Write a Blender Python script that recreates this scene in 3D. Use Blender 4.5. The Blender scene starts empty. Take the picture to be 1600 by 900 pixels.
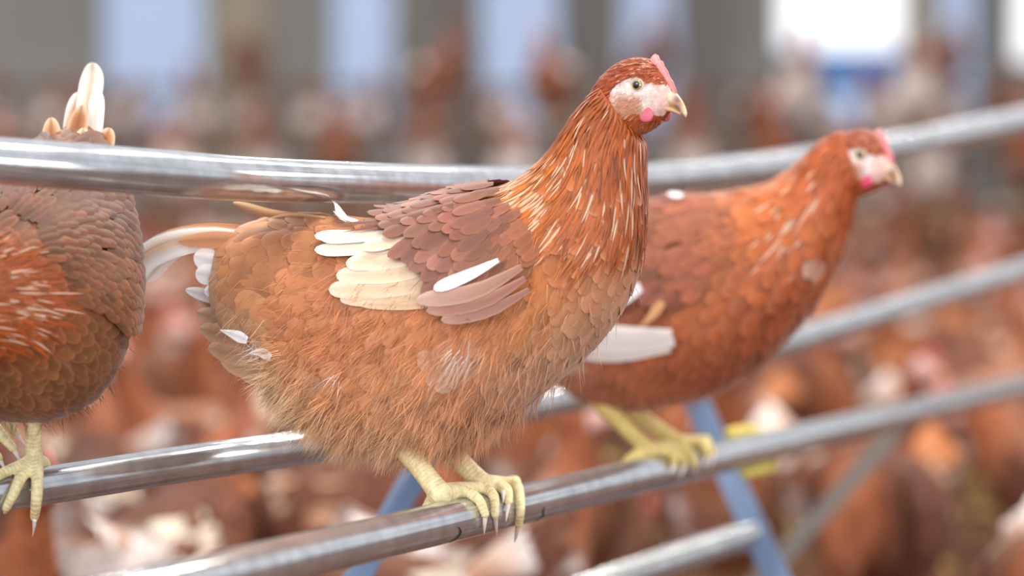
import bpy, math, random
import numpy as np
from mathutils import Vector, kdtree

# ------------------------------------------------------------------ camera, world, lights
SC = bpy.context.scene
COL = SC.collection
W, H = 1600, 900
FPX = 4266.67                       # 96 mm on a 36 mm sensor
HORIZON = 130.0
PITCH = math.atan((450 - HORIZON) / FPX)
CAMZ = 0.80
FOCUS = 2.10

cd = bpy.data.cameras.new('camera'); cam = bpy.data.objects.new('camera', cd); COL.objects.link(cam)
cd.sensor_width = 36; cd.lens = 96; cd.clip_start = 0.05; cd.clip_end = 200
cam.location = (0, 0, CAMZ); cam.rotation_euler = (math.pi / 2 - PITCH, 0, 0)
cd.dof.use_dof = True; cd.dof.focus_distance = FOCUS; cd.dof.aperture_fstop = 2.3
SC.camera = cam
SC.view_settings.view_transform = 'Standard'; SC.view_settings.look = 'None'
SC.view_settings.gamma = 1.0; SC.view_settings.use_curve_mapping = False
SC.view_settings.exposure = 0.50

wd = bpy.data.worlds.new('barn_daylight'); SC.world = wd; wd.use_nodes = True
bg = wd.node_tree.nodes['Background']; bg.inputs[0].default_value = (0.86, 0.89, 0.97, 1); bg.inputs[1].default_value = 0.70

def area(name, loc, target, sx, sy, power, color):
    l = bpy.data.lights.new(name, 'AREA'); l.shape = 'RECTANGLE'; l.size = sx; l.size_y = sy
    l.energy = power; l.color = color
    o = bpy.data.objects.new(name, l); COL.objects.link(o); o.location = loc
    o.rotation_euler = (Vector(target) - Vector(loc)).to_track_quat('-Z', 'Y').to_euler()
    return o
area('window_daylight', (-2.6, -1.6, 3.0), (0.1, 2.1, 0.7), 2.4, 1.6, 70, (1.0, 0.97, 0.93))
area('low_front_window', (1.6, -2.2, 1.0), (0.1, 2.1, 0.6), 2.2, 1.0, 46, (1.0, 0.98, 0.95))
for k_, (lx_, ly_) in enumerate([(0.35, 1.6), (0.9, 3.0), (1.5, 4.6), (2.1, 6.4), (-1.2, 5.2), (-2.0, 7.5), (0.2, 9.0)]):
    area('roof_lamp', (lx_, ly_, 3.4), (lx_, ly_, 0), 0.10, 0.8, 30, (1.0, 0.94, 0.80))
area('side_window_daylight', (4.6, 4.0, 2.2), (0.6, 3.0, 0.6), 0.8, 0.6, 34, (1.0, 0.93, 0.78))

# ------------------------------------------------------------------ helpers
rng = np.random.default_rng(7)
random.seed(7)
CP = np.array([0, 0, CAMZ]); CR = np.array([1.0, 0, 0])
CF = np.array([0, math.cos(PITCH), -math.sin(PITCH)]); CU = np.array([0, math.sin(PITCH), math.cos(PITCH)])

def at(x, y, Z):                     # a point of the place at depth Z
    return CP + CR * (x - 800) / FPX * Z + CU * (450 - y) / FPX * Z + CF * Z
def proj(p):
    q = np.asarray(p, float) - CP
    z = q @ CF
    return np.stack([800 + FPX * (q @ CR) / z, 450 - FPX * (q @ CU) / z, z], -1)
def lin(c):
    c = np.asarray(c, float) / 255.0
    return np.where(c <= 0.04045, c / 12.92, ((c + 0.055) / 1.055) ** 2.4)
def nrm(v):
    return v / np.maximum(np.linalg.norm(v, axis=-1, keepdims=True), 1e-9)

class Acc:                           # gathers geometry for ONE mesh object
    def __init__(s): s.v = []; s.q = []; s.t = []; s.c = []; s.uv = []; s.n = 0
    def add(s, v, quads=None, tris=None, col=(200, 200, 200), uv=None, srgb=True):
        v = np.asarray(v, float).reshape(-1, 3); n = len(v)
        c = np.asarray(col, float)
        if srgb: c = lin(c)
        c = np.broadcast_to(c, (n, 3))
        s.v.append(v); s.c.append(c)
        s.uv.append(np.zeros((n, 2)) if uv is None else np.asarray(uv, float).reshape(-1, 2))
        if quads is not None and len(quads): s.q.append(np.asarray(quads, int).reshape(-1, 4) + s.n)
        if tris is not None and len(tris): s.t.append(np.asarray(tris, int).reshape(-1, 3) + s.n)
        s.n += n
    def mesh(s, name):
        v = np.concatenate(s.v); c = np.concatenate(s.c); uv = np.concatenate(s.uv)
        q = np.concatenate(s.q) if s.q else np.zeros((0, 4), int)
        t = np.concatenate(s.t) if s.t else np.zeros((0, 3), int)
        loops = np.concatenate([q.ravel(), t.ravel()]).astype(np.int32)
        m = bpy.data.meshes.new(name)
        m.vertices.add(len(v)); m.vertices.foreach_set('co', v.astype(np.float32).ravel())
        m.loops.add(len(loops)); m.loops.foreach_set('vertex_index', loops)
        m.polygons.add(len(q) + len(t))
        st = np.concatenate([np.arange(len(q)) * 4, len(q) * 4 + np.arange(len(t)) * 3]).astype(np.int32)
        m.polygons.foreach_set('loop_start', st)
        m.update(calc_edges=True)
        m.polygons.foreach_set('use_smooth', np.ones(len(q) + len(t), bool))
        a = m.color_attributes.new('Col', 'FLOAT_COLOR', 'POINT')
        a.data.foreach_set('color', np.concatenate([c, np.ones((len(c), 1))], 1).astype(np.float32).ravel())
        u = m.uv_layers.new(name='UVMap'); u.data.foreach_set('uv', uv[loops].astype(np.float32).ravel())
        m.validate()
        return m

def tag(o, label=None, cat=None, group=None, kind=None):
    if label: o['label'] = label
    if cat: o['category'] = cat
    if group: o['group'] = group
    if kind: o['kind'] = kind
    return o
def obj(name, acc, mat, parent=None, label=None):
    m = acc.mesh(name) if isinstance(acc, Acc) else acc
    if mat is not None and not m.materials: m.materials.append(mat)
    o = bpy.data.objects.new(name, m); COL.objects.link(o)
    if parent is not None: o.parent = parent
    if label: o['label'] = label
    return o
def empty(name, loc, rz=0.0):
    o = bpy.data.objects.new(name, None); COL.objects.link(o); o.empty_display_size = 0.05
    o.location = loc; o.rotation_euler = (0, 0, rz)
    return o

def gridquads(nu, nv, wrap=True):
    i = np.arange(nu - 1)[:, None]; j = np.arange(nv if wrap else nv - 1)[None, :]
    jn = (j + 1) % nv
    return np.stack([i * nv + j, i * nv + jn, (i + 1) * nv + jn, (i + 1) * nv + j], -1).reshape(-1, 4)
def catmull(P, n):
    P = np.asarray(P, float)
    if len(P) == 2: return P[0] + (P[1] - P[0]) * np.linspace(0, 1, n)[:, None]
    Q = np.vstack([2 * P[0] - P[1], P, 2 * P[-1] - P[-2]])
    t = np.linspace(0, len(P) - 1 - 1e-9, n); i = t.astype(int); f = (t - i)[:, None]
    a, b, c, d = Q[i], Q[i + 1], Q[i + 2], Q[i + 3]
    return 0.5 * (2 * b + (c - a) * f + (2 * a - 5 * b + 4 * c - d) * f ** 2 + (3 * b - a - 3 * c + d) * f ** 3)
def tube(acc, pts, rad, col=(200, 200, 200), n=24, nv=12, smooth=True, cap=True, uvlen=True, flat=1.0, flatdir=None):
    """round tube along pts with a radius per point; colours may be per point"""
    pts = np.asarray(pts, float); rad = np.broadcast_to(np.asarray(rad, float), (len(pts),))
    colr = np.broadcast_to(np.asarray(col, float), (len(pts), 3))
    A = np.concatenate([pts, rad[:, None], colr], 1)
    A = catmull(A, n) if smooth else A
    p, r, c = A[:, :3], np.maximum(A[:, 3], 1e-5), np.clip(A[:, 4:], 0, 255)
    t = nrm(np.gradient(p, axis=0))
    if cap:
        k = np.array([0.25, 0.7, 0.92]); off = np.array([0.97, 0.7, 0.38])
        p = np.vstack([p[0] - t[0] * r[0] * off[:, None], p, (p[-1] + t[-1] * r[-1] * off[:, None])[::-1]])
        c = np.vstack([c[[0] * 3], c, c[[-1] * 3]]); t = np.vstack([t[[0] * 3], t, t[[-1] * 3]])
        r = np.concatenate([r[0] * k, r, r[-1] * k[::-1]])
    up = np.array([0, 0, 1.0]) if abs(t[0][2]) < 0.9 else np.array([0, 1.0, 0])
    if flatdir is not None: up = np.asarray(flatdir, float)
    s = nrm(np.cross(t, up)); b = np.cross(s, t)
    a = np.linspace(0, 2 * np.pi, nv, endpoint=False)
    v = p[:, None] + r[:, None, None] * (np.cos(a)[None, :, None] * s[:, None] + flat * np.sin(a)[None, :, None] * b[:, None])
    L = np.concatenate([[0], np.cumsum(np.linalg.norm(np.diff(p, axis=0), axis=1))])
    uv = np.stack(np.broadcast_arrays(a[None, :] / (2 * np.pi), L[:, None]), -1)
    m = len(p)
    v = np.concatenate([v.reshape(-1, 3), p[[0, -1]]]); cc = np.concatenate([np.repeat(c, nv, 0), c[[0, -1]]])
    uv = np.concatenate([uv.reshape(-1, 2), [[0, L[0]], [0, L[-1]]]])
    j = np.arange(nv); jn = (j + 1) % nv
    tr = np.concatenate([np.stack([np.full(nv, m * nv), jn, j], -1),
                         np.stack([np.full(nv, m * nv + 1), (m - 1) * nv + j, (m - 1) * nv + jn], -1)])
    acc.add(v, gridquads(m, nv), tr, cc, uv)
def box(acc, lo, hi, col=(200, 200, 200), bev=0.0):
    lo = np.asarray(lo, float); hi = np.asarray(hi, float)
    v = np.array([[x, y, z] for x in (0, 1) for y in (0, 1) for z in (0, 1)]) * (hi - lo) + lo
    acc.add(v, [[0, 1, 3, 2], [4, 6, 7, 5], [0, 4, 5, 1], [2, 3, 7, 6], [0, 2, 6, 4], [1, 5, 7, 3]], None, col)
def flat_shade(o):
    o.data.polygons.foreach_set('use_smooth', np.zeros(len(o.data.polygons), bool)); return o

# ------------------------------------------------------------------ materials
def newmat(name):
    m = bpy.data.materials.new(name); m.use_nodes = True
    nt = m.node_tree; b = nt.nodes['Principled BSDF']
    return m, nt, b
def N(nt, t, **k):
    n = nt.nodes.new(t)
    for a, v in k.items(): setattr(n, a, v)
    return n
def attr_mat(name, rough=0.6, spec=0.3, sheen=0.0, coat=0.0, sss=0.0, var=0.0, bump=None, barbs=False, noise=0.0):
    m, nt, b = newmat(name); L = nt.links.new
    at_ = N(nt, 'ShaderNodeAttribute'); at_.attribute_name = 'Col'
    out = at_.outputs['Color']
    if noise:
        nz = N(nt, 'ShaderNodeTexNoise'); nz.inputs['Scale'].default_value = noise; nz.inputs['Detail'].default_value = 4
        tc = N(nt, 'ShaderNodeTexCoord'); L(tc.outputs['Object'], nz.inputs['Vector'])
        mr = N(nt, 'ShaderNodeMapRange'); mr.inputs['From Min'].default_value = 0.3; mr.inputs['From Max'].default_value = 0.7
        mr.inputs['To Min'].default_value = 0.8; mr.inputs['To Max'].default_value = 1.2; L(nz.outputs['Fac'], mr.inputs['Value'])
        mx = N(nt, 'ShaderNodeVectorMath', operation='SCALE'); L(out, mx.inputs[0]); L(mr.outputs[0], mx.inputs['Scale']); out = mx.outputs[0]
    if var:
        oi = N(nt, 'ShaderNodeObjectInfo')
        mr = N(nt, 'ShaderNodeMapRange'); mr.inputs['To Min'].default_value = 1 - var; mr.inputs['To Max'].default_value = 1 + var
        L(oi.outputs['Random'], mr.inputs['Value'])
        mx = N(nt, 'ShaderNodeVectorMath', operation='SCALE'); L(out, mx.inputs[0]); L(mr.outputs[0], mx.inputs['Scale']); out = mx.outputs[0]
    if barbs:                       # fine barbs running obliquely off the shaft
        uv = N(nt, 'ShaderNodeUVMap'); sp = N(nt, 'ShaderNodeSeparateXYZ'); L(uv.outputs[0], sp.inputs[0])
        ab = N(nt, 'ShaderNodeMath', operation='ABSOLUTE'); L(sp.outputs[0], ab.inputs[0])
        m1 = N(nt, 'ShaderNodeMath', operation='MULTIPLY'); L(ab.outputs[0], m1.inputs[0]); m1.inputs[1].default_value = -9
        m2 = N(nt, 'ShaderNodeMath', operation='MULTIPLY_ADD'); L(sp.outputs[1], m2.inputs[0]); m2.inputs[1].default_value = 7500; L(m1.outputs[0], m2.inputs[2])
        sn = N(nt, 'ShaderNodeMath', operation='SINE'); L(m2.outputs[0], sn.inputs[0])
        mr = N(nt, 'ShaderNodeMapRange'); mr.inputs['From Min'].default_value = -1; mr.inputs['To Min'].default_value = 0.94; mr.inputs['To Max'].default_value = 1.05
        L(sn.outputs[0], mr.inputs['Value'])
        mx = N(nt, 'ShaderNodeVectorMath', operation='SCALE'); L(out, mx.inputs[0]); L(mr.outputs[0], mx.inputs['Scale']); out = mx.outputs[0]
    L(out, b.inputs['Base Color'])
    b.inputs['Roughness'].default_value = rough; b.inputs['Specular IOR Level'].default_value = spec
    b.inputs['Sheen Weight'].default_value = sheen; b.inputs['Sheen Roughness'].default_value = 0.4
    b.inputs['Coat Weight'].default_value = coat; b.inputs['Coat Roughness'].default_value = 0.03
    if sss:
        b.inputs['Subsurface Weight'].default_value = sss; b.inputs['Subsurface Radius'].default_value = (0.006, 0.003, 0.002); b.inputs['Subsurface Scale'].default_value = 0.5
    if bump == 'scutes':            # the horny rings across shank and toes
        uv = N(nt, 'ShaderNodeUVMap'); sp = N(nt, 'ShaderNodeSeparateXYZ'); L(uv.outputs[0], sp.inputs[0])
        nz = N(nt, 'ShaderNodeTexNoise'); nz.inputs['Scale'].default_value = 260; tc = N(nt, 'ShaderNodeTexCoord'); L(tc.outputs['Object'], nz.inputs['Vector'])
        m1 = N(nt, 'ShaderNodeMath', operation='MULTIPLY_ADD'); L(sp.outputs[1], m1.inputs[0]); m1.inputs[1].default_value = 1900
        m0 = N(nt, 'ShaderNodeMath', operation='MULTIPLY'); L(nz.outputs['Fac'], m0.inputs[0]); m0.inputs[1].default_value = 5; L(m0.outputs[0], m1.inputs[2])
        sn = N(nt, 'ShaderNodeMath', operation='SINE'); L(m1.outputs[0], sn.inputs[0])
        bp = N(nt, 'ShaderNodeBump'); bp.inputs['Strength'].default_value = 0.35; bp.inputs['Distance'].default_value = 0.0005; L(sn.outputs[0], bp.inputs['Height'])
        L(bp.outputs[0], b.inputs['Normal'])
    elif bump:
        nz = N(nt, 'ShaderNodeTexNoise'); nz.inputs['Scale'].default_value = bump; nz.inputs['Detail'].default_value = 5
        tc = N(nt, 'ShaderNodeTexCoord'); L(tc.outputs['Object'], nz.inputs['Vector'])
        bp = N(nt, 'ShaderNodeBump'); bp.inputs['Strength'].default_value = 0.5; bp.inputs['Distance'].default_value = 0.001; L(nz.outputs['Fac'], bp.inputs['Height'])
        L(bp.outputs[0], b.inputs['Normal'])
    return m
M = {}
M['feather'] = attr_mat('feather', 0.5, 0.3, sheen=0.25, barbs=True)
M['hackle'] = attr_mat('hackle_feather', 0.40, 0.4)
M['fluff'] = attr_mat('down_fluff', 0.8, 0.1, sheen=0.3)
M['skin'] = attr_mat('bare_skin', 0.55, 0.3, bump=900, noise=300)
M['leg'] = attr_mat('scaly_leg', 0.42, 0.4, bump='scutes', noise=180)
M['horn'] = attr_mat('beak_horn', 0.35, 0.5)
M['comb'] = attr_mat('comb_flesh', 0.5, 0.35, bump=1400)
M['eye'] = attr_mat('eye_ball', 0.1, 0.6, coat=1.0)
M['flock'] = attr_mat('flock_plumage', 0.7, 0.2, var=0.22, noise=28)
M['flock_bare'] = attr_mat('flock_bare_parts', 0.6, 0.3)

def metal_mat(name, base, rough):
    m, nt, b = newmat(name); L = nt.links.new
    uv = N(nt, 'ShaderNodeUVMap'); mp = N(nt, 'ShaderNodeMapping'); mp.inputs['Scale'].default_value = (22, 2.0, 1); L(uv.outputs[0], mp.inputs['Vector'])
    nz = N(nt, 'ShaderNodeTexNoise'); nz.inputs['Scale'].default_value = 2.0; nz.inputs['Detail'].default_value = 5; L(mp.outputs[0], nz.inputs['Vector'])
    tc = N(nt, 'ShaderNodeTexCoord'); n2 = N(nt, 'ShaderNodeTexNoise'); n2.inputs['Scale'].default_value = 60; n2.inputs['Detail'].default_value = 6; L(tc.outputs['Object'], n2.inputs['Vector'])
    cr = N(nt, 'ShaderNodeMapRange'); cr.inputs['From Min'].default_value = 0.35; cr.inputs['From Max'].default_value = 0.7
    cr.inputs['To Min'].default_value = 1.0; cr.inputs['To Max'].default_value = 0.72; L(n2.outputs['Fac'], cr.inputs['Value'])
    sc = N(nt, 'ShaderNodeVectorMath', operation='SCALE'); sc.inputs[0].default_value = base; L(cr.outputs[0], sc.inputs['Scale'])
    st = N(nt, 'ShaderNodeMapRange'); st.inputs['From Min'].default_value = 0.3; st.inputs['From Max'].default_value = 0.7; st.inputs['To Min'].default_value = 0.72; st.inputs['To Max'].default_value = 1.12; L(nz.outputs['Fac'], st.inputs['Value'])
    s2 = N(nt, 'ShaderNodeVectorMath', operation='SCALE'); L(sc.outputs[0], s2.inputs[0]); L(st.outputs[0], s2.inputs['Scale']); L(s2.outputs[0], b.inputs['Base Color'])
    b.inputs['Metallic'].default_value = 0.75
    rr = N(nt, 'ShaderNodeMapRange'); rr.inputs['To Min'].default_value = max(rough - 0.09, 0.05); rr.inputs['To Max'].default_value = rough + 0.12
    L(nz.outputs['Fac'], rr.inputs['Value']); L(rr.outputs[0], b.inputs['Roughness'])
    bp = N(nt, 'ShaderNodeBump'); bp.inputs['Strength'].default_value = 0.12; bp.inputs['Distance'].default_value = 0.0004; L(nz.outputs['Fac'], bp.inputs['Height']); L(bp.outputs[0], b.inputs['Normal'])
    return m
M['steel'] = metal_mat('galvanised_tube', (0.64, 0.655, 0.675), 0.15)
def plain(name, c, rough=0.6, spec=0.3, metal=0.0, emit=0.0, noise=0.0, ncol=None):
    m, nt, b = newmat(name); L = nt.links.new
    cl = tuple(lin(c)) + (1,)
    b.inputs['Base Color'].default_value = cl; b.inputs['Roughness'].default_value = rough
    b.inputs['Specular IOR Level'].default_value = spec; b.inputs['Metallic'].default_value = metal
    if emit:
        b.inputs['Emission Color'].default_value = cl; b.inputs['Emission Strength'].default_value = emit
    if noise:
        tc = N(nt, 'ShaderNodeTexCoord'); nz = N(nt, 'ShaderNodeTexNoise'); nz.inputs['Scale'].default_value = noise; nz.inputs['Detail'].default_value = 8
        L(tc.outputs['Object'], nz.inputs['Vector'])
        rp = N(nt, 'ShaderNodeValToRGB'); rp.color_ramp.elements[0].color = cl; rp.color_ramp.elements[1].color = tuple(lin(ncol)) + (1,)
        rp.color_ramp.elements[0].position = 0.35; rp.color_ramp.elements[1].position = 0.65
        L(nz.outputs['Fac'], rp.inputs[0]); L(rp.outputs[0], b.inputs['Base Color'])
    return m
M['strut'] = plain('blue_grey_sky_tint', (128, 152, 188), 0.45, 0.4, noise=14, ncol=(112, 135, 170))  # blue of the reflected sky put into the struts' base colour
M['litter'] = plain('brown_litter', (112, 78, 60), 0.95, 0.05, noise=9, ncol=(82, 56, 44))
M['rail'] = plain('brown_wooden_rail', (124, 92, 76), 0.8, 0.2, noise=6, ncol=(104, 78, 64))
M['wall'] = plain('barn_wall_paint', (176, 172, 164), 0.8, 0.2, noise=2, ncol=(160, 156, 148))
M['post_dark'] = plain('post_dark_grey', (136, 130, 124), 0.7, 0.2)
M['post_tan'] = plain('post_tan', (186, 172, 150), 0.7, 0.2)
M['pane_blue'] = plain('pane_pale_blue', (176, 194, 222), 0.4, 0.3, emit=0.33)
M['pane_white'] = plain('pane_bright_daylight', (250, 252, 255), 0.4, 0.3, emit=0.75)
M['pane_sky'] = plain('pane_light_blue', (178, 208, 244), 0.4, 0.3, emit=0.55)
M['blind'] = plain('blue_blind', (86, 140, 204), 0.6, 0.2, emit=0.15)
M['lamp'] = plain('lamp_glass', (255, 250, 240), 0.3, 0.3, emit=6.0)

# ------------------------------------------------------------------ setting
FLOOR_Y1 = 17.0
a = Acc(); box(a, (-9, -1.0, -0.05), (9, FLOOR_Y1, 0.0)); o = flat_shade(obj('floor', a, M['litter'])); tag(o, 'brown littered barn floor under the flock', 'floor', kind='structure')
WY = 16.0; PX = WY / FPX
def wx(px): return (px - 800) * PX
def wz(py): return CAMZ - (py - HORIZON) * PX
a = Acc(); box(a, (-9, WY + 0.02, 0), (9, WY + 0.2, 4.2)); o = flat_shade(obj('wall_back', a, M['wall'])); tag(o, 'grey barn wall at the far end behind the flock', 'wall', kind='structure')
def wall_window(n, x0, x1, z0, z1, mat, label):
    a = Acc(); t = 0.03
    for lo, hi in (((x0, z0), (x0 + t, z1)), ((x1 - t, z0), (x1, z1)), ((x0 + t, z0), (x1 - t, z0 + t)), ((x0 + t, z1 - t), (x1 - t, z1))):
        box(a, (lo[0], WY - 0.05, lo[1]), (hi[0], WY + 0.015, hi[1]))
    w = flat_shade(obj('window_%d' % n, a, M['wall'])); tag(w, label, 'window', kind='structure')
    p = Acc(); box(p, (x0 + t, WY - 0.03, z0 + t), (x1 - t, WY - 0.01, z1 - t)); flat_shade(obj('pane', p, mat, w))
    return w
def post(n, x0, x1, mat, label):
    a = Acc(); box(a, (x0, WY - 0.12, 0.0), (x1, WY + 0.015, 4.2)); o = flat_shade(obj('trim_%d' % n, a, mat)); tag(o, label, 'wall post', kind='structure')
for i, (x0, x1, m, w) in enumerate([(160, 330, 'pane_blue', 'leftmost'), (515, 622, 'pane_blue', 'second'), (745, 880, 'pane_blue', 'middle'),
                                    (965, 1060, 'pane_blue', 'fourth'), (1455, 1528, 'pane_blue', 'rightmost pale')]):
    wall_window(i + 1, wx(x0), wx(x1), 0.45, 3.2, M[m], w + ' pale blue window strip in the far wall')
wd7 = wall_window(6, wx(1208), wx(1412), 0.48, 2.6, M['pane_sky'], 'wide bright window with a blue band in the far wall')
a = Acc(); box(a, (wx(1216), WY - 0.06, wz(132)), (wx(1404), WY - 0.035, wz(78))); flat_shade(obj('blind_band', a, M['blind'], wd7, 'blue band'))
a = Acc(); box(a, (wx(1216), WY - 0.055, wz(78)), (wx(1404), WY - 0.035, 2.56)); flat_shade(obj('bright_pane', a, M['pane_white'], wd7, 'white upper pane'))
wall_window(7, wx(1572), wx(1760), 0.9, 2.6, M['pane_white'], 'bright white window at the right end of the far wall')
for i, (x0, x1, m) in enumerate([(335, 420, 'post_tan'), (668, 742, 'post_dark'), (884, 962, 'post_dark'), (1062, 1132, 'post_dark'), (1416, 1452, 'post_tan'), (1532, 1568, 'post_dark')]):
    post(i + 1, wx(x0), wx(x1), M[m], ('tan' if m == 'post_tan' else 'dark grey') + ' upright post of the far wall, number %d from the left' % (i + 1))

# ------------------------------------------------------------------ perch rack in front
class Bar:                          # a tube through picked points of the place
    def __init__(s, spec, d):
        s.P = np.array([at(*p) for p in spec]); s.d = d; s.r = d / 2
        s.D = catmull(s.P, 400)
        s.pr = proj(s.D)
        s.T = nrm(np.gradient(s.D, axis=0))
    def idx(s, px):
        return int(np.argmin(np.abs(s.pr[:, 0] - px)))
    def frame(s, px):
        i = s.idx(px); t = s.T[i]; up = np.array([0, 0, 1.0]); up = nrm(up - t * (up @ t)); f = np.cross(t, up)
        return s.D[i], t, up, f                # f points to the camera side
    def on(s, px, deg, extra=0.0):             # point near the skin of the tube that shows at column px
        lo = px
        for _ in range(6):
            c, t, up, f = s.frame(lo); q = c + (s.r + extra) * (math.cos(math.radians(deg)) * up + math.sin(math.radians(deg)) * f)
            lo += px - proj(q)[0]
        return q
def lineZ(x0, y0, Z0, x1, y1, Z1, xs):   # straight line in space, as pixel columns
    return [(x, y0 + (y1 - y0) * (x - x0) / (x1 - x0), 1 / (1 / Z0 + (1 / Z1 - 1 / Z0) * (x - x0) / (x1 - x0))) for x in xs]
fdA = 136.5
def ZA(x): return fdA / (72 - 0.033 * (x - 500))
barA = Bar([(x, 862 - 0.2355 * (x - 500), ZA(x)) for x in (-100, 300, 700, 1100, 1500, 1750)], 0.032)
barB = Bar([(-160, 793, 2.02), (75, 758, 2.09), (300, 723, 2.19), (450, 702, 2.30), (600, 679, 2.45), (850, 631, 2.72), (1080, 577, 2.95), (1350, 498, 3.3), (1600, 421, 3.65), (1750, 375, 3.9)], 0.0295)
barC = Bar([(-160, 238, 1.93), (0, 251, 1.94), (200, 266, 1.98), (400, 280, 2.07), (650, 288, 2.28), (850, 288, 2.52), (1030, 280, 2.75), (1250, 254, 3.02), (1425, 224, 3.24), (1600, 187, 3.46), (1760, 150, 3.7)], 0.034)
barD = Bar([(700, 990, 2.6), (850, 944, 2.68), (1000, 892, 2.78), (1182, 832, 2.90)], 0.030)
rack = empty('perch_rack', (0.1, 2.2, 0)); tag(rack, 'perch rack of shiny steel tubes with blue grey struts in the foreground', 'perch rack')
def world_part(name, acc, mat, root, label=None):   # geometry given in world space, parented to an unrotated root
    o = obj(name, acc, mat, root, label); o.location = -Vector(root.location); return o
for b, lab in ((barA, 'lowest tube the hens grip'), (barB, 'tube behind the hens, at the height of the feet'), (barC, 'top tube, gently bent'), (barD, 'low tube at the bottom edge')):
    a = Acc(); tube(a, b.P, b.r, n=160, nv=40); world_part('perch_tube', a, M['steel'], rack, lab)
def flatbar(acc, p, q, w, t):
    p = np.asarray(p); q = np.asarray(q); d = nrm(q - p); s = nrm(np.cross(d, np.array([0.15, 1.0, 0]))); n = np.cross(d, s)
    v = [e + s * w / 2 * i + n * t / 2 * j for e in (p, q) for i, j in ((-1, -1), (1, -1), (1, 1), (-1, 1))]
    acc.add(np.array(v), [[0, 1, 2, 3], [7, 6, 5, 4], [0, 4, 5, 1], [1, 5, 6, 2], [2, 6, 7, 3], [3, 7, 4, 0]])
def to_floor(p, q):
    p = np.asarray(p); q = np.asarray(q); k = p[2] / (p[2] - q[2]); return p + (q - p) * k
for (x0, y0, Z0, x1, y1, Z1, w) in ((1064, 575, 2.97, 1212, 900, 2.87, 0.027), (690, 668, 2.58, 563, 895, 2.5, 0.024)):
    p = at(x0, y0, Z0); q = to_floor(p, at(x1, y1, Z1)); a = Acc(); flatbar(a, p, q, w, 0.008)
    flat_shade(world_part('strut', a, M['strut'], rack, 'blue grey strut, sky reflection in its colour'))
p = at(1424, 646, 3.32); q = to_floor(p, at(1240, 850, 3.32)); a = Acc(); flatbar(a, p, q, 0.022, 0.010); flat_shade(world_part('strut', a, M['post_dark'], rack, 'dark grey strut'))
# uprights that carry the top and the front tube, standing outside the picture
for bb, px in ((barC, -130), (barC, 1740), (barA, -80), (barA, 1730), (barD, 706)):
    c = bb.frame(px)[0]; a = Acc(); tube(a, [(c[0], c[1], 0.0), (c[0], c[1], c[2] - bb.r * 0.6)], 0.013, n=2, nv=20, smooth=False, cap=False); world_part('upright', a, M['steel'], rack)

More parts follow.
